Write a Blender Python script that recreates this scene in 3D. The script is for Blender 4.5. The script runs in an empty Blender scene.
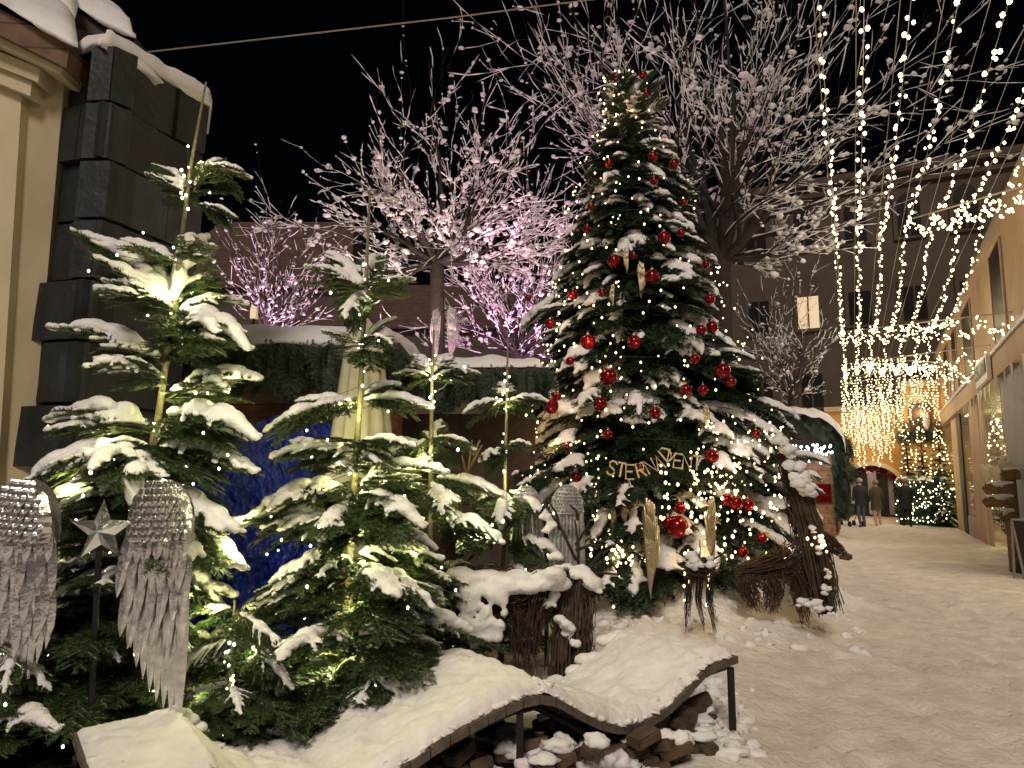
import bpy, bmesh, math, random
import numpy as np
from mathutils import Vector, Matrix, noise
S = bpy.context.scene
C = S.collection
R = random.Random(7)
rad = math.radians

# ------------------------------------------------------------------ camera
PITCH = rad(7.4); FPX = 740.0; CH = 1.6
cam = bpy.data.cameras.new('camera'); cam.sensor_width = 36; cam.lens = 36*FPX/1024
cam.clip_start = .05; cam.clip_end = 400
co = bpy.data.objects.new('camera', cam); C.objects.link(co)
co.location = (0, 0, CH); co.rotation_euler = (math.pi/2+PITCH, 0, 0); S.camera = co
# ------------------------------------------------------------------ night sky + broad town light
w = bpy.data.worlds.new('World'); S.world = w; w.use_nodes = True
nt = w.node_tree; bg = nt.nodes['Background']
sky = nt.nodes.new('ShaderNodeTexSky'); sky.sky_type = 'NISHITA'; sky.sun_disc = False
SUN_EL, SUN_AZ = 43, 190          # azimuth measured clockwise from +Y : behind the camera, to the right
sky.sun_elevation = rad(SUN_EL); sky.sun_rotation = rad(SUN_AZ)
nt.links.new(sky.outputs[0], bg.inputs[0]); bg.inputs[1].default_value = 0.0003
sun = bpy.data.lights.new('town_light', 'SUN'); sun.energy = 1.55; sun.angle = rad(16); sun.color = (1, .85, .73)
so = bpy.data.objects.new('town_light', sun); C.objects.link(so)
so.rotation_euler = (rad(90-SUN_EL), 0, rad(180-SUN_AZ)+0)
S.view_settings.view_transform = 'Standard'; S.view_settings.look = 'None'
S.view_settings.gamma = 1; S.view_settings.exposure = 0.12
try: S.view_settings.use_curve_mapping = False
except Exception: pass
S.cycles.sample_clamp_indirect = 2.0; S.cycles.max_bounces = 6
S.cycles.caustics_reflective = False; S.cycles.caustics_refractive = False

# ------------------------------------------------------------------ picture geometry helpers
cp, sp = math.cos(PITCH), math.sin(PITCH)
def ray(px, py):
    a, b = (px-512)/FPX, (384-py)/FPX
    return Vector((a, cp-b*sp, sp+b*cp))
def P(px, py, Y):
    d = ray(px, py); return Vector((0, 0, CH)) + d*(Y/d.y)
def PZ(px, py, z=0.0):
    d = ray(px, py); return Vector((0, 0, CH)) + d*((z-CH)/d.z)
LA = rad(26.26); DX, DY = math.sin(LA), math.cos(LA)
def L(lat, al, z=0.0): return Vector((DX*al+DY*lat, DY*al-DX*lat, z))
LW = 2.3
def W(px, py, lat=LW):                 # picture ray meets a plane parallel to the lane -> (along, z)
    d = ray(px, py); k = lat/(DY*d.x-DX*d.y); return ((DX*d.x+DY*d.y)*k, CH+d.z*k)

# ------------------------------------------------------------------ materials
MATS = {}
def mat(name, col, rough=.7, metal=0, var=.25, scale=8, bump=0, bscale=30, emit=None, es=0, alpha=None, detail=4):
    m = bpy.data.materials.new(name); m.use_nodes = True; n = m.node_tree; b = n.nodes['Principled BSDF']
    b.inputs['Roughness'].default_value = rough; b.inputs['Metallic'].default_value = metal
    tc = n.nodes.new('ShaderNodeTexCoord'); nz = n.nodes.new('ShaderNodeTexNoise')
    nz.inputs['Scale'].default_value = scale; nz.inputs['Detail'].default_value = detail
    n.links.new(tc.outputs['Object'], nz.inputs['Vector'])
    rp = n.nodes.new('ShaderNodeValToRGB'); e = rp.color_ramp.elements
    e[0].position = .3; e[1].position = .7
    e[0].color = tuple(c*(1-var) for c in col)+(1,); e[1].color = tuple(min(1, c*(1+var)) for c in col)+(1,)
    n.links.new(nz.outputs[0], rp.inputs[0]); n.links.new(rp.outputs[0], b.inputs['Base Color'])
    if bump:
        nb = n.nodes.new('ShaderNodeTexNoise'); nb.inputs['Scale'].default_value = bscale; nb.inputs['Detail'].default_value = 6
        n.links.new(tc.outputs['Object'], nb.inputs['Vector'])
        bp = n.nodes.new('ShaderNodeBump'); bp.inputs['Strength'].default_value = bump; bp.inputs['Distance'].default_value = .02
        n.links.new(nb.outputs[0], bp.inputs['Height']); n.links.new(bp.outputs[0], b.inputs['Normal'])
    if emit:
        b.inputs['Emission Color'].default_value = (*emit, 1); b.inputs['Emission Strength'].default_value = es
        m.cycles.emission_sampling = 'NONE'
    MATS[name] = m; return m
mat('snow', (.80, .80, .82), .55, var=.05, scale=5, bump=.35, bscale=28)
mat('snow_fine', (.80, .80, .83), .65, var=.05, scale=9, bump=.4, bscale=45)
mat('snow_bench', (.83, .82, .82), .7, var=.07, scale=7, bump=.32, bscale=38)
mat("snow_trodden", (.68, .63, .58), .75, var=.17, scale=3.5, bump=.9, bscale=20, detail=14)
mat('needles', (.034, .075, .022), .42, var=.45, scale=9)
mat('needles_spruce', (.028, .058, .026), .5, var=.5, scale=5)
mat('needles_dull', (.045, .07, .045), .6, var=.4, scale=9)
mat('fir_bark', (.17, .15, .09), .8, var=.3, scale=30, bump=.4, bscale=60)
mat('dark_bark', (.022, .017, .014), .85, var=.35, scale=14, bump=.6, bscale=25)
mat("brushwood", (.06, .038, .024), .8, var=.5, scale=22)
mat('plank', (.11, .085, .068), .8, var=.35, scale=16, bump=.5, bscale=50)
mat('black_metal', (.006, .006, .007), .7, var=.1)
mat('hammered_tin', (.86, .86, .90), .23, metal=.95, var=.2, scale=24, bump=.14, bscale=40)
mat('ribbed_tin', (.42, .42, .43), .38, metal=.6, var=.3, scale=24, bump=.4, bscale=70)
mat('gold_tin', (.60, .50, .33), .3, metal=.8, var=.25, scale=24, bump=.4, bscale=60)
mat('red_glass', (.19, .003, .006), .14, metal=.5, var=.2, scale=6)
mat('slate', (.016, .018, .021), .55, var=.55, scale=3.2, bump=.5, bscale=14, detail=8)
mat('slate_sheen', (.028, .036, .052), .45, var=.5, scale=5, bump=.5, bscale=20, detail=8)  # same slate, with the bluish sheen put into its base colour
mat('cream_plaster', (.42, .36, .23), .75, var=.14, scale=1.6, bump=.15, bscale=40, detail=8)
mat('cream_paint', (.55, .48, .33), .6, var=.08, scale=3)
mat('brown_wood', (.13, .07, .04), .7, var=.35, scale=7, bump=.3, bscale=22)
mat('log_wood', (.30, .155, .08), .7, var=.4, scale=7, bump=.4, bscale=22)
mat('dark_wood', (.035, .02, .014), .7, var=.4, scale=7, bump=.3, bscale=22)
mat('tarp', (.005, .022, .24), .45, var=.35, scale=6, bump=1.0, bscale=9)
mat('cream_cloth', (.50, .47, .33), .8, var=.12, scale=5)
mat('yellow_plaster', (.48, .30, .10), .8, var=.14, scale=1.5, bump=.1, bscale=30)
mat('beige_facade', (.50, .35, .21), .7, var=.12, scale=1.5)
mat('pale_frame', (.42, .33, .25), .6, var=.1)
mat('gray_column', (.30, .29, .30), .6, var=.1, scale=3)
mat('brown_plaster', (.09, .067, .052), .9, var=.18, scale=.8, bump=.1, bscale=20)
mat('roof_tile', (.10, .060, .045), .85, var=.3, scale=3, bump=.5, bscale=10)
mat('shop_wall', (.22, .20, .09), .7, var=.2, scale=2)
mat('dark_void', (.006, .006, .008), .3, var=.1)
mat('coat_dark', (.012, .013, .017), .8, var=.2)
mat('coat_olive', (.055, .042, .028), .8, var=.2)
mat('jeans', (.05, .06, .085), .8, var=.2)
mat('skin', (.45, .28, .2), .6, var=.05)
mat('hair', (.20, .14, .08), .8, var=.2)
mat('sign_green', (.01, .055, .045), .5, var=.1)
mat('white_paint', (.75, .73, .68), .5, var=.05)
mat('letter_wood', (.74, .58, .34), .7, var=.2, scale=30)
mat('blocks', (.085, .055, .036), .85, var=.5, scale=9, bump=.5, bscale=26)
mat('wire', (.30, .27, .22), .5, var=.1)
mat('green_wire', (.02, .03, .018), .6, var=.1)
mat('plank_post', (.20, .12, .055), .8, var=.3, scale=14, bump=.3, bscale=30)
mat('yellow_leaf', (.45, .26, .05), .7, var=.3)
mat('bulb_warm', (1, .9, .6), emit=(1, .74, .38), es=4.5, var=0)
mat('bulb_gold', (1, .9, .6), emit=(1, .74, .34), es=4.5, var=0)
mat('bulb_pale', (1, 1, .8), emit=(1, .95, .62), es=7, var=0)
mat('bulb_cool', (.9, .95, 1), emit=(.75, .9, 1), es=7, var=0)
mat('lit_window', (.9, .8, .6), emit=(1, .72, .42), es=.4, var=0)
mat('pink_panel', (.8, .3, .35), emit=(1, .32, .38), es=.55, var=.1)
mat('blue_lamp', (.3, .2, 1), emit=(.25, .12, 1), es=5, var=0)
g = mat('glass', (.9, .9, .9), .04, var=0)
gb = g.node_tree.nodes['Principled BSDF']; gb.inputs['Alpha'].default_value = .16
# planks / weave lines on wood
def add_lines(name, axis, freq, depth=.5, dark=.35):
    m = MATS[name]; n = m.node_tree; b = n.nodes['Principled BSDF']
    tc = n.nodes.new('ShaderNodeTexCoord'); sx = n.nodes.new('ShaderNodeSeparateXYZ'); n.links.new(tc.outputs['Object'], sx.inputs[0])
    mu = n.nodes.new('ShaderNodeMath'); mu.operation = 'MULTIPLY'; mu.inputs[1].default_value = freq
    n.links.new(sx.outputs[axis], mu.inputs[0])
    fr = n.nodes.new('ShaderNodeMath'); fr.operation = 'FRACT'; n.links.new(mu.outputs[0], fr.inputs[0])
    lt = n.nodes.new('ShaderNodeMath'); lt.operation = 'LESS_THAN'; lt.inputs[1].default_value = .08; n.links.new(fr.outputs[0], lt.inputs[0])
    mx = n.nodes.new('ShaderNodeMix'); mx.data_type = 'RGBA'; mx.blend_type = 'MULTIPLY'
    old = b.inputs['Base Color'].links[0].from_socket
    n.links.new(lt.outputs[0], mx.inputs[0]); n.links.new(old, mx.inputs[6]); mx.inputs[7].default_value = (dark, dark, dark, 1)
    n.links.new(mx.outputs[2], b.inputs['Base Color'])
add_lines('log_wood', 2, 7); add_lines('brown_wood', 2, 6); add_lines('roof_tile', 2, 5)

# ------------------------------------------------------------------ object helpers
def tag(o, label=None, cat=None, group=None, kind=None):
    if label: o['label'] = label
    if cat: o['category'] = cat
    if group: o['group'] = group
    if kind: o['kind'] = kind
    return o
def link(name, me, m, parent=None, smooth=False):
    if len(me.polygons): me.polygons.foreach_set('use_smooth', np.full(len(me.polygons), bool(smooth)))
    o = bpy.data.objects.new(name, me); C.objects.link(o)
    if m: me.materials.clear(); me.materials.append(MATS[m] if isinstance(m, str) else m)
    if parent:
        o.parent = parent; o.matrix_parent_inverse = Matrix.Translation(-parent.location)
    return o
def empty(name, loc, *a, **k):
    o = bpy.data.objects.new(name, None); o.empty_display_size = .1; C.objects.link(o); o.location = loc
    return tag(o, *a, **k)
class Acc:
    """collects numpy verts + polygons (tris or quads)"""
    def __init__(s): s.v = []; s.f = {3: [], 4: []}; s.n = 0
    def add(s, v, f):
        v = np.asarray(v, dtype=np.float32).reshape(-1, 3); s.v.append(v)
        if isinstance(f, dict):
            for k in f:
                if len(f[k]): s.f[k].append(np.asarray(f[k])+s.n)
        else:
            f = np.asarray(f, dtype=np.int64); s.f[f.shape[1]].append(f+s.n)
        s.n += len(v)
    def arrays(s):
        V = np.concatenate(s.v) if s.v else np.zeros((0, 3), np.float32)
        return V, {k: (np.concatenate(s.f[k]) if s.f[k] else np.zeros((0, k), np.int64)) for k in (3, 4)}
    def mesh(s, name='m'):
        V, F = s.arrays(); me = bpy.data.meshes.new(name)
        t, q = F[3], F[4]; nl = t.size+q.size
        me.vertices.add(len(V)); me.vertices.foreach_set('co', V.ravel())
        me.loops.add(nl); me.loops.foreach_set('vertex_index', np.concatenate([t.ravel(), q.ravel()]).astype(np.int32))
        me.polygons.add(len(t)+len(q))
        ls = np.concatenate([np.arange(len(t))*3, t.size+np.arange(len(q))*4]).astype(np.int32)
        me.polygons.foreach_set('loop_start', ls)
        try: me.polygons.foreach_set('loop_total', np.concatenate([np.full(len(t), 3), np.full(len(q), 4)]).astype(np.int32))
        except Exception: pass
        me.update(calc_edges=True); me.validate()
        if len(me.polygons): me.polygons.foreach_set('use_smooth', np.zeros(len(me.polygons), dtype=bool))
        return me
    def build(s, name, m, parent=None, smooth=False): return link(name, s.mesh(name), m, parent, smooth)
    # primitives
    def box(s, c, size, M=None):
        c = Vector(c); hx, hy, hz = [d/2 for d in size]
        pts = [Vector((x, y, z)) for z in (-hz, hz) for (x, y) in ((-hx, -hy), (hx, -hy), (hx, hy), (-hx, hy))]
        if M is not None: pts = [M @ p for p in pts]
        s.add([p+c for p in pts], [(3, 2, 1, 0), (4, 5, 6, 7), (0, 1, 5, 4), (1, 2, 6, 5), (2, 3, 7, 6), (3, 0, 4, 7)])
    def hexa(s, p8): s.add(p8, [(3, 2, 1, 0), (4, 5, 6, 7), (0, 1, 5, 4), (1, 2, 6, 5), (2, 3, 7, 6), (3, 0, 4, 7)])
    def tube(s, pts, rs, n=5, cap=True, flat=1.0):
        pts = [Vector(p) for p in pts]; k = len(pts); ring = []
        if not hasattr(rs, '__len__'): rs = [rs]*k
        for i, p in enumerate(pts):
            t = (pts[min(i+1, k-1)]-pts[max(i-1, 0)])
            t = t.normalized() if t.length > 1e-9 else Vector((0, 0, 1))
            up = Vector((0, 0, 1)) if abs(t.z) < .95 else Vector((1, 0, 0))
            a = t.cross(up).normalized(); b = a.cross(t).normalized()
            for j in range(n):
                q = 2*math.pi*j/n; ring.append(p+a*(math.cos(q)*rs[i])+b*(math.sin(q)*rs[i]*flat))
        f = [(i*n+j, i*n+(j+1) % n, (i+1)*n+(j+1) % n, (i+1)*n+j) for i in range(k-1) for j in range(n)]
        s.add(ring, f)
        if cap:
            for base, sgn in ((0, -1), ((k-1)*n, 1)):
                c = pts[0] if base == 0 else pts[-1]; idx = [(j, (j+1) % n, n) for j in range(n)]
                s.add([ring[base+j] for j in range(n)]+[c], idx if sgn > 0 else [(b, a, m) for a, b, m in idx])
    def blob(s, c, r, rz=None, rot=0, sub=1, jit=.15):
        V, F = ICO[sub]; rr = r if hasattr(r, '__len__') else (r, r, rz or r)
        v = V*(1+np.array([[R.uniform(-jit, jit)] for _ in range(len(V))]))*np.array(rr)
        cs, sn = math.cos(rot), math.sin(rot)
        v = np.stack([v[:, 0]*cs-v[:, 1]*sn, v[:, 0]*sn+v[:, 1]*cs, v[:, 2]], 1)
        s.add(v+np.array(c), F)
def clod(acc, c, r, seed=0, sub=3, amp=.45):
    V, F = ICO[sub]; rr = r if hasattr(r, '__len__') else (r*1.2, r, r*.75); o = R.uniform(0, 90)
    k = np.array([1+amp*(noise.noise((v[0]*1.3+o, v[1]*1.3, v[2]*1.3+seed))*1.2+.5*noise.noise((v[0]*3.1+o, v[1]*3.1, v[2]*3.1))) for v in V])[:, None]
    acc.add(V*k*np.array(rr)+np.array(c), F)
def ico(sub):
    bm = bmesh.new(); bmesh.ops.create_icosphere(bm, subdivisions=sub, radius=1)
    v = np.array([x.co[:] for x in bm.verts]); f = np.array([[q.index for q in p.verts] for p in bm.faces]); bm.free(); return v, f
ICO = {1: ico(1), 2: ico(2), 3: ico(3)}
def frame_from(a, b, roll=0):
    x = (b-a); ln = x.length; x = x/ln
    up = Vector((0, 0, 1)) if abs(x.z) < .97 else Vector((0, 1, 0))
    y = up.cross(x).normalized(); z = x.cross(y)
    if roll: y, z = y*math.cos(roll)+z*math.sin(roll), z*math.cos(roll)-y*math.sin(roll)
    return np.array([[x.x, y.x, z.x], [x.y, y.y, z.y], [x.z, y.z, z.z]]), ln
def place(acc, T, a, b, roll=0, width=1.0):
    M, ln = frame_from(a, b, roll); V, F = T
    v = V*np.array([1, width, 1]) if width != 1 else V
    acc.add((v*ln) @ M.T+np.array(a), F)
def remesh(acc, voxel, smooth=4, dec=None):
    me = acc.mesh('t'); o = bpy.data.objects.new('t', me); C.objects.link(o)
    md = o.modifiers.new('r', 'REMESH'); md.mode = 'VOXEL'; md.voxel_size = voxel
    sm = o.modifiers.new('s', 'SMOOTH'); sm.iterations = smooth; sm.factor = .5
    if dec: d = o.modifiers.new('d', 'DECIMATE'); d.ratio = dec
    ev = o.evaluated_get(bpy.context.evaluated_depsgraph_get()); m2 = bpy.data.meshes.new_from_object(ev)
    V = np.empty(len(m2.vertices)*3, np.float32); m2.vertices.foreach_get('co', V); V = V.reshape(-1, 3)
    F = {3: [], 4: []}
    for p in m2.polygons:
        vs = list(p.vertices)
        if len(vs) in (3, 4): F[len(vs)].append(vs)
        else:
            for i in range(1, len(vs)-1): F[3].append([vs[0], vs[i], vs[i+1]])
    bpy.data.objects.remove(o); bpy.data.meshes.remove(m2)
    if voxel < .04: V = V+np.random.RandomState(3).normal(0, voxel*.13, V.shape).astype(np.float32)
    return V, {k: np.array(F[k], dtype=np.int64).reshape(-1, k) for k in F}
def fbm(x, y, z=0, o=4, s=1.0):
    v = 0; a = 1
    for _ in range(o): v += a*noise.noise((x*s, y*s, z)); a *= .5; s *= 2.03
    return v

# ------------------------------------------------------------------ ground
LUMPS = []
def lump(px, py, r, h, dy=0):
    p = PZ(px, py); LUMPS.append((p.x, p.y+dy, r, h))
for a in [(745, 618, .5, .52), (700, 626, .45, .32), (650, 620, .42, .20), (605, 620, .4, .20), (800, 614, .55, .20), (655, 650, .4, .10), (610, 655, .4, .10), (845, 610, .35, .16),
          (770, 640, .5, .12), (690, 745, .25, .08), (720, 768, .3, .05),  (915, 532, .5, .26), (936, 535, .6, .24), (962, 542, .5, .2), (896, 530, .4, .16),
          (1000, 556, .5, .12), (985, 548, .4, .12)]: lump(*a)
def gh(x, y):
    lat = DY*x-DX*y
    h = .014*fbm(x, y, 0, 3, 2.2)+.018*fbm(x, y, 3, 3, 6)+.011*fbm(x, y, 8, 2, 15)
    left = min(1, max(0, (-lat-.55)/.8))
    h += left*(.10+.07*fbm(x, y, 5, 4, 1.3))
    for (cx, cy, r, a) in LUMPS:
        d2 = ((x-cx)**2+(y-cy)**2)/(r*r)
        if d2 < 6: h += a*math.exp(-d2)*(1+.35*fbm(x, y, 9, 4, 3.5)+.30*abs(fbm(x, y, 4, 3, 8))+.35*abs(fbm(x, y, 14, 3, 13))-.1)
    return h
def axis(lo, hi, dense_lo, dense_hi, step):
    a = list(np.arange(dense_lo, dense_hi, step)); s = step; x = dense_lo
    while x > lo: s *= 1.05 if s < .3 else 1.25; x -= s; a.insert(0, x)
    s = step; x = dense_hi
    while x < hi: a.append(x); s *= 1.04 if s < .3 else 1.25; x += s
    return a
gx, gy = axis(-90, 90, -1.2, 6.5, .045), axis(-30, 120, 2.6, 10, .045)
gv = [(x, y, gh(x, y) if (-6 < x < 25 and 1 < y < 45) else 0) for y in gy for x in gx]
fr_ = random.Random(31); GX, GY, GZ = (np.array(c_) for c_ in zip(*gv))
for k in range(650):                         # footprints pressed into the trodden snow
    al_, lt_ = 3.2+fr_.random()**1.6*15, fr_.uniform(-.5, 2.2)*(1.0 if fr_.random() < .8 else 1.4)
    c_ = L(lt_, al_); an_ = math.pi/2-LA+fr_.gauss(0, .35); dx_, dy_ = GX-c_.x, GY-c_.y
    u_, v_ = dx_*math.cos(an_)+dy_*math.sin(an_), -dx_*math.sin(an_)+dy_*math.cos(an_); d_ = (u_/.15)**2+(v_/.06)**2
    GZ = GZ-np.where(d_ < 4, fr_.uniform(.010, .024)*np.exp(-d_**1.5)-.006*np.exp(-(d_-2.0)**2*2), 0)
for lt_ in (.75, 1.15):                      # shallow wheel track
    la_ = DY*GX-DX*GY; al_ = DX*GX+DY*GY; GZ = GZ-.016*np.exp(-((la_-lt_-.12*np.sin(al_*.35))/.09)**2)*(al_ > 1)*(al_ < 30)
gv = np.stack([GX, GY, GZ], 1)
nx = len(gx); gf = [(j*nx+i, j*nx+i+1, (j+1)*nx+i+1, (j+1)*nx+i) for j in range(len(gy)-1) for i in range(nx-1)]
A = Acc(); A.add(gv, gf); gnd = A.build('snow_ground', 'snow_trodden', smooth=True)
tag(gnd, kind='structure', label='trodden grey brown snow on the lane and the square')
# clean snow tint on the untrodden left side and drifts: a mix in the ground material driven by height
def ground_mat():
    m = MATS['snow_trodden']; n = m.node_tree; b = n.nodes['Principled BSDF']
    tc = n.nodes.new('ShaderNodeTexCoord'); sx = n.nodes.new('ShaderNodeSeparateXYZ'); n.links.new(tc.outputs['Object'], sx.inputs[0])
    mr = n.nodes.new('ShaderNodeMapRange'); mr.inputs[1].default_value = .04; mr.inputs[2].default_value = .13; n.links.new(sx.outputs[2], mr.inputs[0])
    mx = n.nodes.new('ShaderNodeMix'); mx.data_type = 'RGBA'; old = b.inputs['Base Color'].links[0].from_socket
    n.links.new(mr.outputs[0], mx.inputs[0]); n.links.new(old, mx.inputs[6]); mx.inputs[7].default_value = (.78, .76, .73, 1)
    n.links.new(mx.outputs[2], b.inputs['Base Color'])
ground_mat()
[setattr(x.inputs['Distance'], 'default_value', .035) for x in MATS['snow_trodden'].node_tree.nodes if x.type == 'BUMP']

# ------------------------------------------------------------------ snow slab on a quad (roof caps)
def snow_slab(acc, q, th, nu=24, nv=6, ns=2.0, amp=.35, drop=0.03):
    q = [Vector(p) for p in q]; top = []; bot = []
    for j in range(nv+1):
        for i in range(nu+1):
            u, v = i/nu, j/nv
            p = (q[0]*(1-u)+q[1]*u)*(1-v)+(q[3]*(1-u)+q[2]*u)*v
            e = min(min(u, 1-u)*nu/1.5, min(v, 1-v)*nv/1.2, 1.0)
            e = e**.5
            k = fbm(p.x, p.y, p.z, 3, ns)
            edge = e < .05
            top.append(p+Vector((0, 0, th*(e*.9+.1)*(1+amp*k))))
            bot.append(p-Vector((0, 0, drop*(1+2*k) if edge else 0)))
    n = nu+1; f = []
    for j in range(nv):
        for i in range(nu):
            a = j*n+i; f.append((a, a+1, a+n+1, a+n)); o = len(top); f.append((o+a+n, o+a+n+1, o+a+1, o+a))
    o = len(top)
    for i in range(nu):
        f.append((i, o+i, o+i+1, i+1)); a = nv*n+i; f.append((a, a+1, o+a+1, o+a))
    for j in range(nv):
        a = j*n; f.append((a, a+n, o+a+n, o+a)); a = j*n+nu; f.append((a, o+a, o+a+n, a+n))
    acc.add(top+bot, f)

# ------------------------------------------------------------------ fir frond templates (unit length along +x)
def frond(seed, step=.012, nl=.05, dens=3, twigstep=.085, tw=.42, sag=.1, wid=.0055):
    r = random.Random(seed); nd = Acc(); wd = Acc(); lines = []
    ax = [Vector((s, .015*math.sin(5*s+seed), sag*math.sin(math.pi*s*.9)-.05*s*s)) for s in np.linspace(0, 1, 9)]
    def at(pl, s):
        k = s*(len(pl)-1); i = min(int(k), len(pl)-2); return pl[i].lerp(pl[i+1], k-i)
    lines.append(ax)
    s = .14
    while s < .97:
        for sd in (-1, 1):
            ln = (tw*(1-s)**.75+.07)*r.uniform(.75, 1.1); an = sd*rad(r.uniform(40, 58))
            p = at(ax, s+r.uniform(-.02, .02)); d = Vector((math.cos(an), math.sin(an), r.uniform(-.12, .1)))
            pl = [p+d*ln*t+Vector((.10*ln*t*t, 0, -.16*ln*t*t)) for t in np.linspace(0, 1, 5)]
            lines.append(pl)
            if ln > .22:
                for t in (.4, .65):
                    for s2 in (-1, 1):
                        l2 = ln*.38*r.uniform(.7, 1.1); a2 = an+s2*rad(42); q = at(pl, t)
                        d2 = Vector((math.cos(a2), math.sin(a2), -.05)); lines.append([q+d2*l2*t2 for t2 in (0, .5, 1)])
        s += twigstep
    V = []
    for li, pl in enumerate(lines):
        ln = sum((pl[i+1]-pl[i]).length for i in range(len(pl)-1))
        wd.tube(pl, [.010*(1-.6*i/(len(pl)-1)) if li == 0 else .005 for i in range(len(pl))], 3, cap=False)
        k = max(2, int(ln/step)); 
        for i in range(k+1):
            t = i/k; p = at(pl, t); q = at(pl, min(1, t+.05)); pr = at(pl, max(0, t-.05)); d = (q-pr).normalized()
            side = d.cross(Vector((0, 0, 1))).normalized(); up = side.cross(d)
            for m in range(dens):
                ang = [0, math.pi, math.pi/2, -.6, math.pi+.6][m]+r.uniform(-.35, .35)
                o = side*math.cos(ang)+up*math.sin(ang)*.8
                dn = (o+d*r.uniform(.5, 1.0)).normalized(); l = nl*r.uniform(.7, 1.1)*(1 if t < .9 else .8)
                wv = dn.cross(up if abs(dn.dot(up)) < .8 else side).normalized()*wid
                b = p+d*r.uniform(-.5, .5)*step
                V += [b-wv, b+wv, b+dn*l]
    nd.add(V, np.arange(len(V)).reshape(-1, 3))
    return nd.arrays(), wd.arrays(), lines
def snow_on(lines, seed, heavy=1.0, voxel=.02, dec=None, start=.12):
    r = random.Random(seed*7+1); a = Acc()
    for li, pl in enumerate(lines):
        if li == 0:
            n = 17; gap = r.uniform(.2, 1.4)
            for i in range(n):
                if abs(i/n-gap) < .045: continue
                s = start+(1.0-start)*i/(n-1)
                k = s*(len(pl)-1); j = min(int(k), len(pl)-2); p = pl[j].lerp(pl[j+1], k-j)
                e = math.sin(math.pi*min(1, max(0, (s-start+.06)/(1.14-start))))**.5
                rr = (.046+.045*r.random())*heavy*e
                a.blob((p.x, p.y+r.uniform(-.015, .015), p.z+.02+rr*.42), (rr*1.25, rr*1.05, rr*.72), sub=2, jit=.06)
        elif len(pl) == 5:
            if r.random() > .18+.28*heavy: continue
            L0 = (pl[-1]-pl[0]).length; m = max(3, int(L0/.03))
            f0 = r.uniform(.75, 1.02)
            for i in range(m):
                t = f0*i/(m-1); k = t*4; j = min(int(k), 3); p = pl[j].lerp(pl[j+1], k-j)
                rr = (.030+.018*r.random())*heavy*(1-.45*t)
                a.blob((p.x, p.y, p.z+.018+rr*.4), (rr*1.1, rr*1.1, rr*.7), sub=1, jit=.08)
    return remesh(a, voxel, 3, dec)
HERO = []
for i in range(8):
    nd, wd, ln = frond(i+1, sag=(.05, .12, .16, .02, .09, .14, .07, .11)[i])
    sn = [snow_on(ln, i, h, .017) for h in (.85, 1.2)]
    HERO.append((nd, wd, sn))
LITE = []
for i in range(5):
    nd, wd, ln = frond(i+31, step=.028, nl=.065, dens=3, twigstep=.12, tw=.5, sag=(.02, .08, .12, .05, .1)[i], wid=.011)
    sn = [snow_on(ln, i+9, h, .034) for h in (1.0, 1.5)]
    LITE.append((nd, wd, sn))
print('frond tris', len(HERO[0][0][1][3]), 'snow', len(HERO[0][2][1][1][4]), 'lite', len(LITE[0][0][1][3]), len(LITE[0][2][0][1][4]))

# ------------------------------------------------------------------ light bulbs
BULB = {}
def bulb_mesh(m, r):
    k = (m, round(r, 4))
    if k not in BULB:
        a = Acc(); V, F = ICO[1]; a.add(V*np.array([r, r, r*1.25]), F); me = a.mesh('bulb'); me.materials.append(MATS[m])
        me.polygons.foreach_set('use_smooth', np.ones(len(me.polygons), dtype=bool)); BULB[k] = me
    return BULB[k]
def bulbs(parent, pts, m, r, jit=.35):
    ms = [bulb_mesh(m, r*s) for s in (.8, 1.0, 1.25)]
    for i, p in enumerate(pts[:100]):
        o = bpy.data.objects.new('bulb', ms[R.randrange(3)]); C.objects.link(o); o.parent = parent
        o.location = Vector(p)-parent.location
    rest = pts[100:]
    if rest:
        a = Acc(); V, F = ICO[1]
        for p in rest: a.add(V*r+np.array(p), F)
        tag(a.build('bulb_cluster', m, parent, True), kind='stuff')
def lamp(p, e, col, r=.03, name='lamp_glow'):
    l = bpy.data.lights.new(name, 'POINT'); l.energy = e; l.color = col; l.shadow_soft_size = r
    o = bpy.data.objects.new(name, l); C.objects.link(o); o.location = p; return o
GOLD = (1, .62, .25); PALE = (1, .95, .36)

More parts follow.
